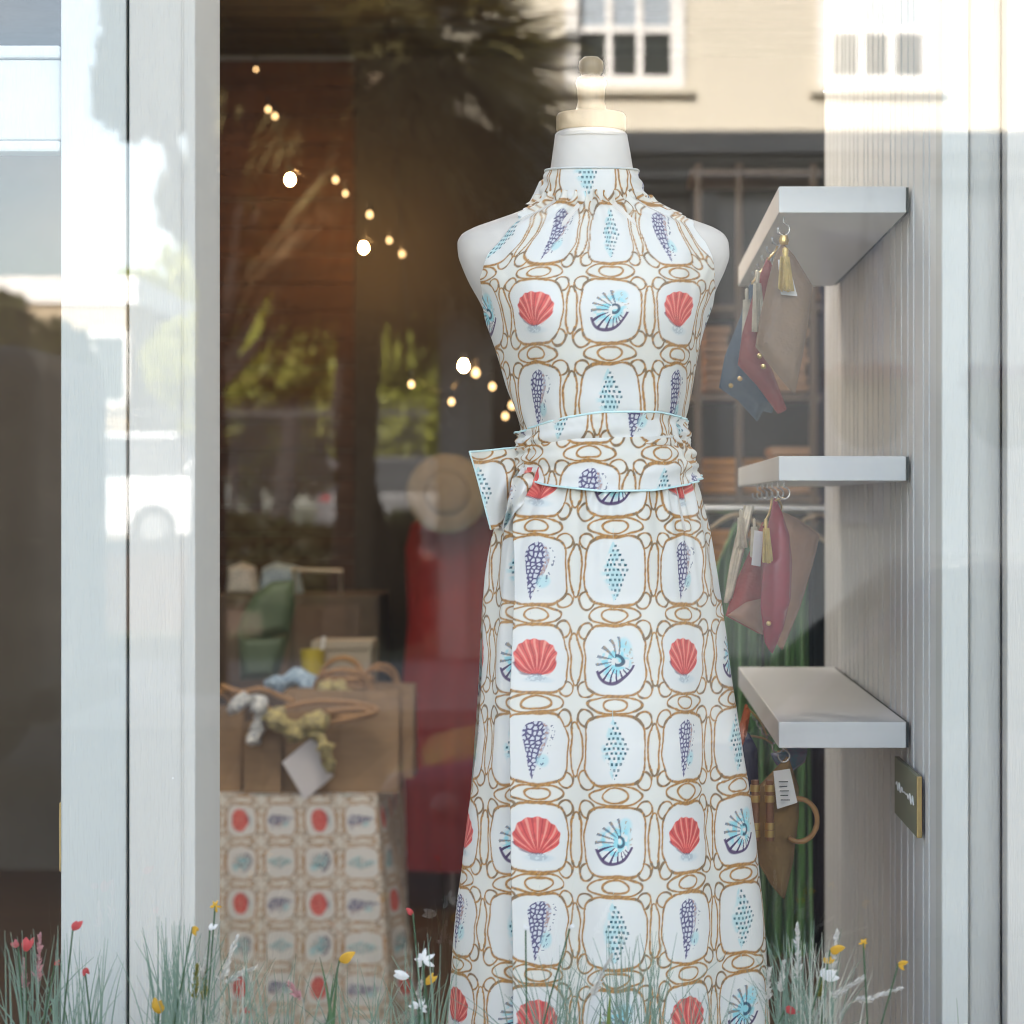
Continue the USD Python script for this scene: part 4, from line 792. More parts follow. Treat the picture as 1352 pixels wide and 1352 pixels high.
b = thing('cream_building', 'cream stucco building with white sash windows mirrored at the upper right', 'building', ((bx0 + bx1) / 2, YB, 0.13))
openings = []
zl, zh = R(0, 101, DB)[2], R(0, 101, DB)[2] + 1.72
wins = [(R(764, 0, DB)[0], R(885, 0, DB)[0]), (R(1098, 0, DB)[0], R(1217, 0, DB)[0])]
wins.append(tuple(v + (wins[1][0] - wins[0][0]) for v in wins[1])); wins.append(tuple(v + 2 * (wins[1][0] - wins[0][0]) for v in wins[1]))
wall = sg.box(bx0, zc1 + 0.001, bx1, 9.0).difference(shapely.union_all([sg.box(x0, zl, x1, zh) for x0, x1 in wins]))
def extr(poly, y_front, depth):      # xz outline extruded away from the street
    m = trimesh.creation.extrude_polygon(poly, depth, engine='earcut'); v = np.array(m.vertices)
    return trimesh.Trimesh(np.stack([v[:, 0], y_front - v[:, 2], v[:, 1]], 1), m.faces, process=False)
obj('upper_wall', extr(wall, YB, 0.35), M_CREAM, b)
obj('side_wall', box(bx0, bx0 + 0.3, YB - 9, YB - 0.351, 0.13, 9.0), M_CREAM, b); obj('side_wall', box(bx1 - 0.3, bx1, YB - 9, YB - 0.351, 0.13, 9.0), M_CREAM, b)
obj('roof', rbox(bx0 - 0.25, bx1 + 0.25, YB - 9, YB + 0.3, 9.0, 9.25, 0.02), M_TRIM, b)
obj('room_back', box(bx0 + 0.3, bx1 - 0.3, YB - 3.1, YB - 3.0, 0.13, 8.9), M_GREYP, b); obj('upper_floor', box(bx0 + 0.3, bx1 - 0.3, YB - 3, YB - 0.36, zc1, zc1 + 0.15), M_GREYP, b)
for x0, x1 in wins:
    w = obj('window', cat_([box(x0 - 0.13, x0, YB - 0.08, YB + 0.045, zl - 0.11, zh + 0.12), box(x1, x1 + 0.13, YB - 0.08, YB + 0.045, zl - 0.11, zh + 0.12), box(x0, x1, YB - 0.08, YB + 0.045, zh, zh + 0.12), box(x0, x1, YB - 0.08, YB + 0.045, zl - 0.11, zl)]), M_TRIM, b)
    obj('sill', rbox(x0 - 0.21, x1 + 0.21, YB - 0.05, YB + 0.11, zl - 0.18, zl - 0.112, 0.01), M_CREAM, w)
    for k in range(3):
        for r in range(4):
            pw, ph = (x1 - x0) / 3, (zh - zl) / 4
            obj('pane', box(x0 + pw * k, x0 + pw * (k + 1), YB - 0.075 + 0.001 * ((k + r) % 2), YB - 0.065 + 0.001 * ((k + r) % 2), zl + ph * r, zl + ph * (r + 1)), M_SKYPANE if r >= 1 else M_DGLASS, w)
    for k in (1, 2): obj('muntin', box(x0 + pw * k - 0.031, x0 + pw * k + 0.031, YB - 0.062, YB - 0.02, zl, zh), M_TRIM, w)
    for r in (1, 2, 3): obj('muntin', box(x0, x1, YB - 0.064, YB - (0.018 if r == 2 else 0.024), zl + ph * r - 0.03, zl + ph * r + 0.03), M_TRIM, w)
# cornice bands over the ground floor
z = zc1
for dz, out, m in ((0.20, 0.34, M_GREY2), (0.09, 0.26, M_GREYP), (0.12, 0.20, M_GREY2), (0.10, 0.10, M_GREYP)):
    obj('cornice', rbox(bx0 - 0.02, bx1, YB - 0.3, YB + out, z - dz, z - 0.001, 0.01), m, b); z -= dz
xs_ = R(925, 0, DB)[0]; obj('storefront_wall', box(bx0, xs_, YB - 0.35, YB - 0.02, 0.13, z - 0.001), M_GREYP, b); obj('storefront_wall', box(xs_, bx1, YB - 0.35, YB - 0.022, 0.13, z - 0.001), mat('white_storefront_paint', (0.82, 0.80, 0.75), 0.7, 0.06, 1.5), b)
# shutter with its slats, and storefront pilasters
x0, x1 = R(1082, 0, DB)[0], R(1166, 0, DB)[0]; s0, s1 = R(0, 690, DB)[2], R(0, 306, DB)[2]
sh = obj('shutter', cat_([box(x0, x0 + .08, YB - .018, YB + .05, s0, s1), box(x1 - .08, x1, YB - .018, YB + .05, s0, s1), box(x0 + .08, x1 - .08, YB - .018, YB + .05, s1 - .1, s1), box(x0 + .08, x1 - .08, YB - .018, YB + .05, s0, s0 + .1)]), M_LAV, b)
zz = s0 + .12
while zz < s1 - .13: obj('slat', rbox(x0 + .081, x1 - .081, YB - .016, YB + .035, zz, zz + .026, .004, 6), M_LAV, sh); zz += .048
for q in (600, 930, 1215, 1330): xq = R(q, 0, DB)[0]; obj('pilaster', rbox(xq - .12, xq + .12, YB - .019, YB + .07, .13, z - .002, .01), M_GREY2, b)
xq0, xq1 = R(650, 0, DB)[0], R(900, 0, DB)[0]; obj('shop_glazing', box(xq0, xq1, YB - .019, YB - .012, .7, 2.9), M_DGLASS, b)
# hanging baskets with magenta flowers under the cornice
M_COIR = mat('olive_coir', (0.16, 0.13, 0.05), 0.95, 0.4, 14, 0.01, 30); M_MAG = leafmat('magenta_petals', (0.30, 0.03, 0.10), (0.3, 0.03, 0.1))
for lab, q in (('hanging basket of magenta flowers beside the shutter, mirrored above the middle shelf', 1147), ('hanging basket of magenta flowers at the far right edge of the reflection', 1330)):
    c = R(q, 500, 21.2); t = thing('hanging_basket', lab, 'flower basket', c)
    obj('liner', lathe([[0, -.62], [.14, -.60], [.27, -.50], [.34, -.32], [.36, -.06], [.365, 0], [.33, -.01], [0, -.03]], c, n=28), M_COIR, t, 40)
    r = np.random.default_rng(q); vs, fs = [], []
    for k in range(520):
        a = r.uniform(0, 2 * math.pi); d = math.sqrt(r.uniform()) * .42; o = c + [d * math.cos(a), d * math.sin(a), r.uniform(-.06, .10) - .25 * max(0, d - .34)]
        e1, e2 = r.normal(0, .022, 3), r.normal(0, .022, 3); fs.append(np.array([[0, 1, 2], [0, 2, 3]]) + 4 * k); vs.append([o - e1, o - e2, o + e1, o + e2])
    obj('flowers', trimesh.Trimesh(np.vstack(vs), np.vstack(fs), process=False), M_MAG, t)
    obj('chain', cat_([tube([c + [.34 * math.cos(k * 2.1), .34 * math.sin(k * 2.1), 0], c + [0, 0, R(0, 240, 21.2)[2] - c[2]]], .008, 5) for k in range(3)]), M_WIRE, t)

# palm in front of the building
DP = 21.5
pm = thing('palm_tree', 'tall fan palm with drooping dark fronds mirrored above the string lights', 'tree', R(455, 0, DP) * [1, 1, 0] + [0, 0, 0.13])
base = R(452, 0, DP); ct = R(508, 80, DP)
n = 40; k = np.linspace(0, 1, n)[:, None]; trunk = np.array([base[0], base[1], 0.1]) * (1 - k) + (ct - [0, 0, 0.15]) * k + np.sin(k * 9) * [0.02, 0.01, 0]
obj('trunk', tube(trunk, 0.165 + 0.018 * (np.arange(n) % 2) + 0.05 * (np.linspace(1, 0, n) ** 6), 16), mat('palm_trunk_fibre', (0.14, 0.10, 0.06), 0.95, 0.4, 10, 0.01, 30, stretch=(1, 1, 3)), pm, 40)
M_FROND = leafmat('palm_leaf', (0.26, 0.225, 0.095), (0.26, 0.215, 0.06), 0.45); M_DEAD = leafmat('dry_palm_leaf', (0.24, 0.17, 0.08), (0.06, 0.04, 0.02), 0.8)
rp = np.random.default_rng(11)
def frond(origin, d, L, fan, droop, nl=26):
    d = d / np.linalg.norm(d); up = np.array([0, 0, 1.0]); s = np.cross(d, up); s /= np.linalg.norm(s) + 1e-9; w = np.cross(s, d)
    tip = origin + d * L * 0.45 - [0, 0, droop * 0.10 * L]; vs, fs = [], []; n0 = 0
    st = tube([origin, (origin + tip) / 2 + [0, 0, 0.03], tip], 0.014, 4); vs.append(np.array(st.vertices)); fs.append(np.array(st.faces)); n0 += len(st.vertices)
    for i in range(nl):
        a = (i / (nl - 1) - .5) * 2 * fan; dr = d * math.cos(a) + s * math.sin(a) * 0.95 + w * (0.25 * math.cos(a * 2) - 0.1) + rp.normal(0, .03, 3); ll = L * 0.62 * (1 - .25 * abs(a) / fan) * rp.uniform(.88, 1.08)
        c = [tip + dr * ll * q - np.array([0, 0, droop * ll * 0.45 * q ** 2.2]) for q in (0, .35, .7, 1.0)]
        side = np.cross(dr, up + rp.normal(0, .4, 3)); side /= np.linalg.norm(side) + 1e-9
        for c_, wd in zip(c, (.012, .030, .020, .001)): vs.append([c_ - side * wd, c_ + side * wd])
        fs += [np.array([[0, 1, 3], [0, 3, 2]]) + n0 + 2 * q for q in range(3)]; n0 += 8
    return trimesh.Trimesh(np.vstack(vs), np.vstack(fs), process=False)
for i in range(84):
    az = i * 2.39996; el = rp.uniform(-0.35, 1.25) if i % 3 else rp.uniform(-0.75, 0.1)
    d = np.array([math.cos(az) * math.cos(el), math.sin(az) * math.cos(el), math.sin(el)])
    obj('frond', frond(ct + rp.normal(0, .05, 3), d, rp.uniform(1.6, 2.15), 1.15, rp.uniform(.6, 1.3)), M_FROND, pm)
for i in range(60):
    az = i * 2.39996 + 1; d = np.array([math.cos(az) * .55, math.sin(az) * .55, -0.85 + rp.uniform(-.1, .25)])
    obj('dead_frond', frond(ct - [0, 0, .12 + .012 * i] + d * [.12, .12, 0], d, rp.uniform(1.3, 2.0), .75, rp.uniform(.6, 1.2), 20), M_DEAD, pm)

# trees, hedge, fence, house, cars of the far side
def tree(label, base, h, crown_r, crown_z, nleaf, m, seed, leaf=0.10, squash=0.8, lean=0.0):
    r = np.random.default_rng(seed); t = thing('broadleaf_tree', label, 'tree', base)
    top = np.array([base[0] + r.normal(0, .2), base[1], base[2] + h * .62]); parts = [tube(curve([np.array(base), (np.array(base) + top) / 2 + r.normal(0, .12, 3), top], 8), np.linspace(.05 * h ** .8, .03 * h ** .6, 16)[:len(curve([np.array(base), top, top], 8))], 9)]
    cen = np.array([base[0] + lean, base[1], crown_z]); blobs = []
    for k in range(11):
        v = r.normal(0, 1, 3); v /= np.linalg.norm(v); q = cen + v * crown_r * r.uniform(.35, .8) * [1, 1, squash]; blobs.append((q, crown_r * r.uniform(.28, .5)))
        parts.append(tube(curve([top - [0, 0, .1 * h * r.uniform()], (top + q) / 2 + r.normal(0, .15, 3), q], 6), np.linspace(.07, .02, 12), 5))
    obj('trunk', cat_(parts), mat('tree_bark', (0.018, 0.014, 0.010), 0.9, 0.3, 8, 0.01, 30), t, 40)
    N = nleaf; bi = r.integers(0, len(blobs), N); c = np.array([b[0] for b in blobs])[bi]; rad = np.array([b[1] for b in blobs])[bi]
    d = r.normal(0, 1, (N, 3)); d /= np.linalg.norm(d, axis=1, keepdims=True); c = c + d * (rad * r.uniform(.35, 1.05, N) ** .6)[:, None]
    a, b_ = r.normal(0, leaf, (N, 3)), r.normal(0, leaf, (N, 3))
    v = np.stack([c - a, c - b_ * .6, c + a, c + b_ * .6], 1).reshape(-1, 3); f = (np.arange(N) * 4)[:, None, None] + np.array([[0, 1, 2], [0, 2, 3]])[None]
    obj('crown', trimesh.Trimesh(v, f.reshape(-1, 3), process=False), m, t)
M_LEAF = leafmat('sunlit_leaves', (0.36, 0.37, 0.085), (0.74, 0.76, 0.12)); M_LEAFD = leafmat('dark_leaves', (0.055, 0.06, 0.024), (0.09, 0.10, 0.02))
def gpt(q, D, z=0.85): p = R(q, 0, D); return (p[0], p[1], z)
tree('bright green tree mirrored between the post and the palm trunk', gpt(365, 40), 6.0, 1.5, R(0, 440, 40)[2], 6500, M_LEAF, 21, .11)
tree('bright green tree low behind the fence, right of the palm trunk', gpt(500, 43), 5.0, 1.3, R(0, 430, 43)[2], 4200, M_LEAF, 22, .11)
tree('bushy green tree behind the white car', gpt(300, 46), 5.0, 1.7, R(0, 500, 46)[2], 5200, M_LEAF, 23, .12)
tree('olive tree at the left edge of the reflection, before the low house', gpt(20, 38), 5.4, 1.2, R(0, 470, 38)[2], 4200, leafmat('olive_leaves', (0.085, 0.085, 0.03), (0.14, 0.14, 0.03)), 24, .10)
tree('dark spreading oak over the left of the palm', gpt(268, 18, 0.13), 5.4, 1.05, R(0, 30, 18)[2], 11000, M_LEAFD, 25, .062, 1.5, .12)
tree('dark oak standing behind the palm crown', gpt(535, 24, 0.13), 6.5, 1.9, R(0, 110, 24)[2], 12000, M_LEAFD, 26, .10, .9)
tree('dark small tree placed to block bright sky between the oak and the palm', gpt(276, 23, 0.13), 4.2, 0.95, R(0, 235, 23)[2], 7000, M_LEAFD, 29, .075, .95, .52)  # placed to keep bright sky out of this part of the reflection
for i_, (lab, q, D_, top, cr) in enumerate([('broad sunlit tree beyond the car park, behind the post', 205, 56, 350, 2.6), ('broad sunlit tree beyond the car park, left of the palm trunk', 340, 58, 330, 3.4), ('broad sunlit tree beyond the car park, behind the palm trunk', 455, 60, 350, 3.2), ('broad sunlit tree beyond the car park, right of the palm trunk', 550, 57, 370, 2.4), ('broad sunlit tree beyond the car park, before the low house', 60, 62, 560, 2.6)]):
    tree(lab, gpt(q, D_), 6.0, cr, R(0, top + 130, D_)[2], 9000, M_LEAF, 40 + i_, .17, 1.15)
DF = 29.0
struct('car_park', box(-60, bx0 - 0.6, -75, -(DF + CAM_Y) - 0.25, -0.12, 0.85), M_ASPH)
lw = single('low_wall', box(-30, bx0 - 0.6, -(DF + CAM_Y) - 0.25, -(DF + CAM_Y) + 0.0, -0.05, 0.95), mat('old_brick_wall', (0.06, 0.04, 0.03), 0.9, 0.3, 8), 'low brick wall carrying the iron fence across the street', 'wall')
fn = thing('iron_fence', 'black iron railing fence in front of the white car in the reflection', 'fence', (-8, -(DF + CAM_Y) - 0.12, 0.95)); yf = -(DF + CAM_Y) - 0.12
zt = R(0, 528, DF)[2]; M_IRON = mat('black_iron', (0.015, 0.016, 0.015), 0.5)
for zz in (1.08, zt - 0.18): obj('rail', box(-12.2, bx0 - 0.62, yf - .02, yf + .02, zz, zz + .045), M_IRON, fn)
xp = -11.9; k = 0
while xp < bx0 - 0.7:
    if k < 230: obj('picket', cat_([box(xp - .011, xp + .011, yf - .011, yf + .011, .951, zt - .05), tm(m3.Manifold.hull_points(np.array([[xp - .022, yf, zt - .05], [xp + .022, yf, zt - .05], [xp, yf - .022, zt - .05], [xp, yf + .022, zt - .05], [xp, yf, zt + .06]])))]), M_IRON, fn)
    xp += 0.085; k += 1
# hedge along the wall
r = np.random.default_rng(31); N = 9000; hz = R(0, 690, 27.6)[2]
c = np.stack([r.uniform(R(288, 0, 27.6)[0], bx0 - 0.7, N), -(27.6 + CAM_Y) + r.uniform(-.35, .35, N), r.uniform(.15, 1, N) ** .7 * hz], 1); c[:, 2] += .10 * np.sin(c[:, 0] * 2.3)
a, b_ = r.normal(0, .06, (N, 3)), r.normal(0, .06, (N, 3)); v = np.stack([c - a, c - b_, c + a, c + b_], 1).reshape(-1, 3); f = (np.arange(N) * 4)[:, None, None] + np.array([[0, 1, 2], [0, 2, 3]])[None]
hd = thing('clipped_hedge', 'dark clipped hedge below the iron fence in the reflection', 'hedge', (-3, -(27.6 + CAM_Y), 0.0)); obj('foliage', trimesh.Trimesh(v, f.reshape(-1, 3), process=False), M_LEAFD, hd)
obj('stems', cat_([tube([(x_, -(27.6 + CAM_Y), 0), (x_ + .05, -(27.6 + CAM_Y), hz * .8)], .03, 5) for x_ in np.arange(R(292, 0, 27.6)[0], bx0 - .8, .5)]), mat('tree_bark', (0.09, 0.065, 0.045)), hd)
# low house beyond the car park
hx0, hx1, yh, he = R(-60, 0, 45)[0], R(182, 0, 45)[0], -(45 + CAM_Y), R(0, 366, 45)[2]
hs = thing('low_house', 'low cream house with a pale parapet beyond the trees at the left', 'building', ((hx0 + hx1) / 2, yh, 0.85))
obj('wall', box(hx0, hx1 - 0.2, yh - 7, yh, .85, he - .5), mat('sand_render', (0.42, 0.33, 0.22), 0.9, 0.15, 1), hs); obj('parapet', rbox(hx0 - .1, hx1, yh - 7.1, yh + .12, he - .499, he, .02), M_TRIM, hs)
for q in (40, 95, 145):
    x_ = R(q, 0, 45)[0]; w_ = obj('window', box(x_ - .35, x_ + .35, yh + .002, yh + .05, he - 2.4, he - 1.0), M_TRIM, hs); obj('pane', box(x_ - .28, x_ + .28, yh + .052, yh + .06, he - 2.3, he - 1.1), M_DGLASS, w_)

def car(label, x0, ys, zg, L, Wd, Ht, hood, facing, paint, suv=False):
    """A parked car along the street: nose at x0 if facing = -1 (towards -x); near side at y = ys towards the shop."""
    t = thing('parked_car', label, 'car', (x0 + L / 2, ys - Wd / 2, zg)); f = lambda u: x0 + (u * L if facing < 0 else (1 - u) * L); yc = ys - Wd / 2; hw = Wd / 2
    belt = Ht * .60
    prof = [(0.0, .38, .78), (0.015, hood - .06, .80), (.10, hood, .88), (.30, belt + .02, .97), (.55, belt + .03, 1.0), (.90, belt + .04, .95), (.985, belt - .02, .88), (1.0, .42, .86)]
    pts, rr = [], []
    for u, z_, w_ in prof:
        for s in (-1, 1):
            pts += [(f(min(max(u, .02), .98)), yc + s * (hw * w_ - .09), zg + z_ - .09), (f(min(max(u, .03), .97)), yc + s * (hw * w_ - .05), zg + .30)]; rr += [.09, .10]
    body = hull(pts, rr, 16)
    gp = [(.27, .0), (.40, 1.0), (.80, 1.0) if not suv else (.88, 1.0), (.95, .0) if not suv else (.985, .0)]
    cab, cr = [], []
    for u, h_ in gp:
        for s in (-1, 1): cab.append((f(u), yc + s * (hw * (.90 - .18 * h_) - .05), zg + (belt - .02 if h_ == 0 else Ht - .06))); cr.append(.05)
    cabin = hull(cab, cr, 12)
    for wx in (.18, .80): body = tm(m3.Manifold(m3.Mesh(body.vertices.astype(np.float32), body.faces.astype(np.uint32))) - m3.Manifold.cylinder(Wd + 1, .37, .37, 36, True).rotate([90, 0, 0]).translate([f(wx), yc, zg + .33]))
    obj('body', body, paint, t, 35); obj('roof', hull([(f(u), yc + s * (hw * .72 - .05), zg + Ht - .045) for u in (.42, gp[2][0] - .01) for s in (-1, 1)], .05, 12), paint, t, 35)
    obj('window_glass', cabin, mat('car_glass', (0.02, 0.025, 0.028), 0.05, 0.1, spec=0.8), t, 35)
    for s in (-1, 1):
        for u0, u1 in ((.27, .40), (.60, .60), ((.80, .95) if not suv else (.88, .985))): obj('pillar', hull([(f(u0), yc + s * (hw * .90 - .035), zg + belt - .01), (f(u1), yc + s * (hw * .72 - .035), zg + Ht - .06)], .042, 8), paint, t, 35)
    for wx in (.18, .80):
        for s in (-1, 1):
            p0 = (f(wx), yc + s * (hw - .20), zg + .33); p1 = (f(wx), yc + s * (hw - .03), zg + .33)
            w_ = obj('wheel', tube([p0, p1], .325, 28), mat('tyre_rubber', (0.02, 0.02, 0.02), 0.8), t, 30); obj('rim', tube([(p1[0], p1[1] - s * .01, p1[2]), (p1[0], p1[1] + s * .008, p1[2])], .21, 20), M_STEEL, w_, 30)
        s = 1
    for s in (-1, 1):
        obj('headlight', hull([(f(.022), yc + s * hw * .62, zg + hood - .20), (f(.05), yc + s * hw * .80, zg + hood - .17)], .06, 10), mat('lamp_lens', (0.25, 0.25, 0.25), 0.1, 0.05), t, 40)
        obj('tail_light', hull([(f(.975), yc + s * hw * .80, zg + belt - .12), (f(.955), yc + s * hw * .88, zg + belt - .10)], .065, 10), mat('red_lens', (0.35, 0.01, 0.01), 0.15, 0.05), t, 40)
    obj('mirror', hull([(f(.36), yc + hw + .02, zg + belt + .06), (f(.36), yc + hw + .12, zg + belt + .07)], .055, 10), paint, t, 40)
M_CARW = mat('white_car_paint', (0.78, 0.77, 0.75), 0.25, 0.02, 2, coat=0.5); M_CARD = mat('mauve_grey_car_paint', (0.16, 0.12, 0.14), 0.25, 0.05, 2, coat=0.6)
cx1 = R(292, 0, 38)[0]
car('white estate car parked behind the iron fence, mirrored on the white post', cx1 - 4.6, -(37.2 + CAM_Y), 0.85, 4.6, 1.8, 1.80, 1.02, -1, M_CARW, True)
car('mauve grey car parked at the kerb, mirrored low beside the red dress', R(488, 0, 7.4)[0], -4.25, 0.0, 4.5, 1.75, 1.36, 0.76, -1, M_CARD)
car('second dark car parked beyond the hedge, right of the palm trunk', R(418, 0, 39)[0] , -(38.6 + CAM_Y), 0.85, 4.4, 1.8, 1.45, .95, 1, mat('graphite_car_paint', (0.05, 0.05, 0.055), 0.3, 0.02, 2, coat=0.5))
# grey van at the left edge of the reflection, its rear corner in view
vx1 = R(50, 0, 12.5)[0]; yv = -(12.5 + CAM_Y)
vn = thing('grey_van', 'tall dark grey van whose rounded rear shows at the left edge of the reflection', 'van', (vx1 - 2.3, yv - .9, 0)); M_VAN = mat('grey_van_paint', (0.10, 0.098, 0.092), 0.4, 0.05, 2); zv = R(0, 455, 12.5)[2]
obj('body', rbox(vx1 - 3.6, vx1, yv - 1.8, yv, .38, zv, .16, 24), M_VAN, vn, 35)
obj('bonnet', hull([(vx1 - 4.8, yv - 1.6, .9), (vx1 - 4.8, yv - .2, .9), (vx1 - 3.7, yv - .12, 1.5), (vx1 - 3.7, yv - 1.68, 1.5), (vx1 - 4.8, yv - 1.6, .5), (vx1 - 3.7, yv - .1, .5), (vx1 - 3.7, yv - 1.7, .5), (vx1 - 4.8, yv - .2, .5)], .12, 12), M_VAN, vn, 35)
obj('bumper', rbox(vx1 - .1, vx1 + .08, yv - 1.75, yv - .05, .40, .58, .04), M_IRON, vn)
for wx in (vx1 - .8, vx1 - 3.9):
    for yy in (yv + .005, yv - 1.6): obj('wheel', tube([(wx, yy - .2, .34), (wx, yy, .34)], .34, 24), mat('tyre_rubber', (0.02, 0.02, 0.02)), vn, 30)
# white utility box with a sloping lid, a guess at a bright patch
ub = thing('utility_box', 'white utility box with a sloping lid mirrored above the lowest shelf', 'utility box', R(1180, 1000, 12.6)); yu = -(12.6 + CAM_Y); u0, u1 = R(1122, 0, 12.6)[0], R(1262, 0, 12.6)[0]; uz = R(0, 866, 12.6)[2]
M_UBOX = mat('white_enamel', (0.55, 0.56, 0.56), 0.5, 0.06, 3)
obj('body', rbox(u0 + .05, u1, yu - .5, yu, 0, uz - .001, .01), M_UBOX, ub); obj('lid', hull([(u0 + .06, yu + .02, uz), (u1 + .02, yu + .02, uz), (u0 - .02, yu - .52, uz + .16), (u1 - .05, yu - .52, uz + .16)], .012, 8), M_UBOX, ub); obj('lid_strip', hull([(u0 + .03, yu + .03, uz + .02), (u0 + .10, yu + .03, uz + .02), (u0 - .03, yu - .5, uz + .18), (u0 + .04, yu - .5, uz + .18)], .012, 8), M_UBOX, ub)

# ------------------------------------------------------------------ window box with grasses and flowers, outside under the pane
wbx = thing('window_box', 'white wooden window box under the shop window, full of grasses', 'planter', (-0.1, -0.2, 0.55))
obj('box', rbox(-1.7, 1.1, -0.34, -0.045, 0.52, 0.74, 0.006), M_WHITE, wbx); obj('soil', box(-1.68, 1.08, -0.325, -0.06, 0.741, 0.752), mat('potting_soil', (0.03, 0.022, 0.016), 0.95, 0.4, 30), wbx)
M_G1 = leafmat('blue_green_grass', (0.30, 0.41, 0.33), (0.22, 0.32, 0.22), .5, .45); M_G2 = leafmat('pale_straw_grass', (0.62, 0.62, 0.54), (0.4, 0.4, 0.3), .6, .25); M_G3 = leafmat('deep_green_blades', (0.10, 0.18, 0.10), (0.10, 0.2, 0.06), .5, .3)
rg = np.random.default_rng(17)
def blade(x, y, tip, w, bend=1.0):
    p0 = np.array([x, y, 0.745]); tip = np.asarray(tip, float); mid = p0 * .5 + tip * .5 + np.array([-(tip[0] - p0[0]) * .30 * bend, 0, .03])
    t = np.linspace(0, 1, 9)[:, None]; c = (1 - t) ** 2 * p0 + 2 * t * (1 - t) * mid + t ** 2 * tip
    tg = np.gradient(c, axis=0); s = np.cross(tg, np.array([rg.normal(0, .5), 1.0, rg.normal(0, .3)])); s /= np.linalg.norm(s, axis=1, keepdims=True) + 1e-9
    wd = (w * (1 - t ** 2.2) + .00025); v = np.stack([c - s * wd, c + s * wd], 1).reshape(-1, 3); f = np.vstack([np.array([[0, 1, 3], [0, 3, 2]]) + 2 * k for k in range(8)])
    return trimesh.Trimesh(v, f, process=False), c
def tuft(label, qx, spread, qtop, nb, m, w=.0014, arch=0.0):
    D = 3.02; t = thing('grass_tuft', label, 'grass', P(qx, 1352, D) * [1, 1, 0] + [0, 0, .745]); parts = []
    for k in range(int(nb * 1.15)):
        q = qx + rg.normal(0, spread * .38); lean = rg.normal(0, spread * .55); y = rg.uniform(-.28, -.09); D_ = y - CAM_Y
        top = qtop + abs(rg.normal(0, 1)) * 55
        lean *= rg.choice([.6, 1, 1.7]); tip = P(q + lean, top + abs(lean) * .45 * (1 + arch), D_); parts.append(blade(P(q, 0, D_)[0], y, tip, w * rg.uniform(.35, 1.0), 1.3 + arch + rg.uniform(-.3, 1.0))[0])
    obj('blades', cat_(parts), m, t, kind='stuff')
    return t
tuft('blue-green grass tuft at the left edge of the window box', 40, 70, 1215, 42, M_G1)
tuft('blue-green grass tuft before the cool white board', 110, 55, 1225, 30, M_G1)
tuft('dense blue-green grass tuft before the warm white board', 228, 45, 1205, 70, M_G1)
tuft('thin green grass tuft before the tablecloth', 340, 80, 1225, 46, M_G1, .0012, .8)
tuft('sparse grass tuft before the tablecloth corner', 480, 70, 1260, 34, M_G1)
tuft('upright grass tuft left of the dress hem', 560, 45, 1225, 30, M_G1)
tuft('pale green grass tuft before the middle of the skirt', 740, 60, 1235, 44, M_G1, .0011)
tuft('pale green grass tuft before the nautilus column of the skirt', 835, 55, 1215, 52, M_G1, .0011)
tuft('grass tuft before the right side of the skirt', 930, 60, 1275, 34, M_G1, .0011)
tuft('tall grass tuft before the green gowns', 1050, 55, 1210, 70, M_G1, .0012, .5)
tuft('straw-coloured dry grass before the black gown', 1085, 50, 1225, 40, M_G2, .0011, .4)
tuft('straw-coloured dry grass before the inner side of the white post', 285, 60, 1240, 30, M_G2, .0011)
tuft('few dark green arching blades left of the white board joint', 130, 90, 1290, 8, M_G3, .003, 1.2)
tuft('broad green blade at the corner of the tablecloth', 435, 30, 1245, 3, M_G3, .005)
tuft('broad pale green leaf before the nautilus at the hem', 792, 12, 1285, 3, leafmat('lime_leaf', (0.28, 0.36, 0.10), (0.2, 0.3, 0.05)), .006)
tuft('thin dark blades before the right post', 1262, 12, 1295, 3, M_G3, .0008)
# seed plumes, each on its own stalk
M_PLUME = leafmat('white_plume', (0.74, 0.71, 0.66), (0.5, 0.48, 0.42), .8, .12); M_PLUMEY = leafmat('yellow_green_spike', (0.40, 0.36, 0.10), (0.3, 0.3, 0.08), .8, .3); M_PINK = leafmat('pink_spike', (0.62, 0.32, 0.33), (0.5, 0.3, 0.3), .8, .2)
def plume(label, pts, m, w=.0045, D=2.98):
    p = np.array([P(x, y, D) for x, y in pts]); t = thing('seed_plume', label, 'grass plume', p[0] * [1, 1, 0] + [0, 0, .745])
    stalk = curve(np.vstack([[p[0][0] - (p[-1][0] - p[0][0]) * .3, p[0][1], .75], p]), 10); obj('stalk', tube(stalk, .0007, 5), M_G2, t, True)
    vs, fs = [], []; hd_ = stalk[-int(len(stalk) * .5):]; 
    for k in range(150):
        q = rg.uniform(0, 1); o = hd_[int(q * (len(hd_) - 1))]; ww = w * (1 - .6 * q); dr = (hd_[-1] - hd_[0]); dr = dr / np.linalg.norm(dr) * .006 + rg.normal(0, ww * .6, 3); s = rg.normal(0, .0009, 3)
        vs.append([o, o + dr * .6 + s, o + dr * 1.3, o + dr * .6 - s]); fs.append(np.array([[0, 1, 2], [0, 2, 3]]) + 4 * k)
    obj('seeds', trimesh.Trimesh(np.vstack(vs), np.vstack(fs), process=False), m, t, kind='stuff')
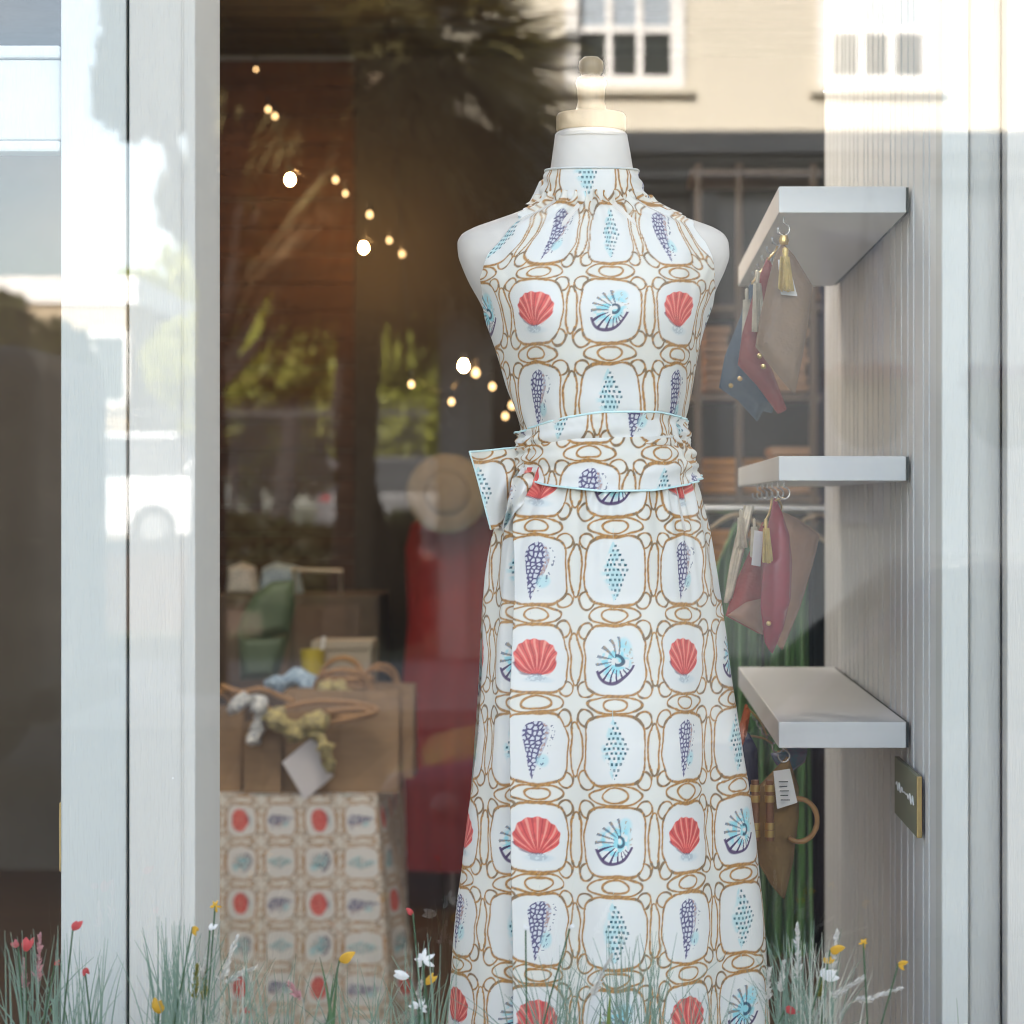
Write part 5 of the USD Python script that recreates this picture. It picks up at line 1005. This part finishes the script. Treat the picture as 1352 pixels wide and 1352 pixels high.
for lab, pts, m in [('white plume rising left of the tablecloth scallops', [(262, 1330), (272, 1270), (283, 1240)], M_PLUME), ('long white plume leaning right over the tablecloth', [(285, 1330), (300, 1275), (313, 1238)], M_PLUME), ('short white plume lying over the tablecloth edge', [(288, 1330), (310, 1290), (335, 1279)], M_PLUME),
                    ('yellow-green spike before the shaded post side', [(255, 1345), (257, 1310), (260, 1275)], M_PLUMEY), ('second yellow-green spike beside the shaded post side', [(268, 1345), (270, 1315), (271, 1283)], M_PLUMEY), ('pink spike before the tablecloth', [(402, 1340), (393, 1315), (384, 1300)], M_PINK), ('small pink spike at the left end of the box', [(50, 1330), (51, 1280), (53, 1235)], M_PINK), ('faint pink spike beside the left pane', [(33, 1330), (33, 1300), (31, 1268)], M_PINK),
                    ('cream plume before the hem, tallest of the right-hand plumes', [(1053, 1330), (1053, 1270), (1053, 1222)], M_PLUME), ('cream plume before the lower edge of the green gown', [(1030, 1340), (1032, 1300), (1035, 1272)], M_PLUME), ('cream plume at the right hem of the skirt', [(1012, 1345), (1014, 1315), (1015, 1280)], M_PLUME), ('white plume leaning right before the panelled wall', [(1110, 1345), (1150, 1318), (1190, 1305)], M_PLUME), ('white plume crossing behind the right-hand flowers', [(1085, 1340), (1110, 1310), (1140, 1290)], M_PLUME), ('cream plume beside the black gown', [(1095, 1330), (1100, 1275), (1105, 1230)], M_PLUME), ('bushy cream plume amid the right-hand grass', [(1080, 1345), (1082, 1310), (1086, 1285)], M_PLUMEY),
                    ('white plume at the left hem of the skirt', [(555, 1345), (552, 1320), (556, 1300)], M_PLUME), ('white plume before the middle of the skirt', [(775, 1345), (788, 1300), (808, 1262)], M_PLUME)]:
    plume(lab, pts, m)
# flowers: stem and petals
def petal(o, d, L, w, curl=.3):
    d = np.asarray(d, float) / np.linalg.norm(d); s = np.cross(d, [0.15, 1, .1]); s /= np.linalg.norm(s); nrm = np.cross(s, d); v = []
    for q in np.linspace(0, 1, 7):
        hw_ = w * math.sin(math.pi * min(1, q * .92 + .06)) ** .8
        for e in (-1, 0, 1): v.append(o + d * L * q + s * hw_ * e + nrm * (curl * L * q * q * .4 - (.35 * hw_ if e == 0 else 0)))
    return trimesh.Trimesh(np.array(v), grid_faces(7, 3), process=False)
COL = {'red': leafmat('coral_red_petal', (0.62, 0.10, 0.10), (0.5, 0.08, 0.08), .5, .2), 'yellow': leafmat('yellow_petal', (0.72, 0.42, 0.05), (0.6, 0.35, 0.04), .5, .2), 'white': leafmat('white_petal', (0.80, 0.79, 0.78), (0.6, 0.6, 0.58), .5, .06), 'pink': leafmat('faded_red_petal', (0.50, 0.16, 0.16), (0.4, 0.1, 0.1), .5, .2)}
def flower(label, px, py, col, size, ang, n=3, spread=.35, D=2.97):
    size *= .78; o = P(px, py, D); t = thing('flower', label, 'flower', o * [1, 1, 0] + [0, 0, .745]); r = np.random.default_rng(int(px * 3 + py))
    b = np.array([o[0] - math.cos(ang) * .05 + r.normal(0, .012), o[1], .75]); st = curve([b, (b + o) / 2 + [r.normal(0, .008), 0, 0], o], 10); obj('stem', tube(st, .0011, 5), M_G3, t, True)
    for k in range(n):
        a = ang + (k - (n - 1) / 2) * spread + r.normal(0, .12); d = [math.cos(a), -.25 + .5 * (k % 2), math.sin(a)]; obj('petal', petal(o, d, size * r.uniform(.6, 1.1) * (1 if n < 5 else .8), size * (.26 if n < 5 else .17) * r.uniform(.7, 1.1), r.uniform(.1, .9)), COL[col], t, True)
for a in [('red bud leaning left before the cool white board', 96, 1228, 'red', .020, 1.0, 3, .25), ('coral red bud pointing up at the left end of the box', 34, 1256, 'red', .026, 1.2, 3, .22), ('faded red petal behind the coral bud at the left edge', 24, 1250, 'pink', .018, 2.3, 3, .4), ('small red bud left of the cool white board edge', 72, 1274, 'red', .010, .6, 3, .4), ('small red bud drooping before the cool white board', 112, 1278, 'red', .014, -1.2, 3, .3), ('red bud above the tablecloth beside the dark gap', 545, 1206, 'red', .014, 2.6, 3, .4), ('red petal low at the right hem', 1036, 1334, 'red', .022, .1, 3, .2), ('tiny red petal before the tablecloth hem', 322, 1335, 'red', .010, .5, 3, .4),
          ('yellow round flower at the top of the shaded post side', 284, 1196, 'yellow', .013, 1.1, 5, 1.2), ('yellow flower before the warm white board, upper', 254, 1224, 'yellow', .016, -.9, 3, .4), ('yellow petal flower over the tablecloth', 448, 1268, 'yellow', .028, .25, 3, .22), ('yellow drooping flower low before the warm white board', 210, 1338, 'yellow', .030, 1.5, 3, .25), ('yellow flower beside the white flower at the left hem', 562, 1300, 'yellow', .022, .9, 3, .25), ('flat yellow flower over the green gown', 1096, 1254, 'yellow', .024, .15, 3, .25), ('yellow round flower before the panelled wall', 1140, 1245, 'yellow', .012, 1.0, 5, 1.2), ('lone yellow flower furthest right before the panelled wall', 1186, 1272, 'yellow', .017, -.35, 3, .3), ('small yellow flower under the flat one on the right', 1092, 1272, 'yellow', .014, 1.4, 4, .6),
          ('white flower beside the topmost yellow one', 277, 1228, 'white', .014, 1.0, 3, .35), ('white star flower above the left hem', 558, 1268, 'white', .026, 1.7, 6, .9), ('white petal pointing left above the hem gap', 540, 1290, 'white', .026, 2.75, 2, .3), ('white ragged flower low at the left hem', 553, 1330, 'white', .026, 1.3, 6, .8), ('white petals before the green gown hem', 1085, 1290, 'white', .026, .3, 4, .35), ('single white petal over the dark fold of the skirt', 694, 1228, 'white', .010, 1.2, 3, .4), ('single white flower over the skirt below the spindle', 752, 1226, 'white', .010, .8, 3, .5)]:
    flower(*a)
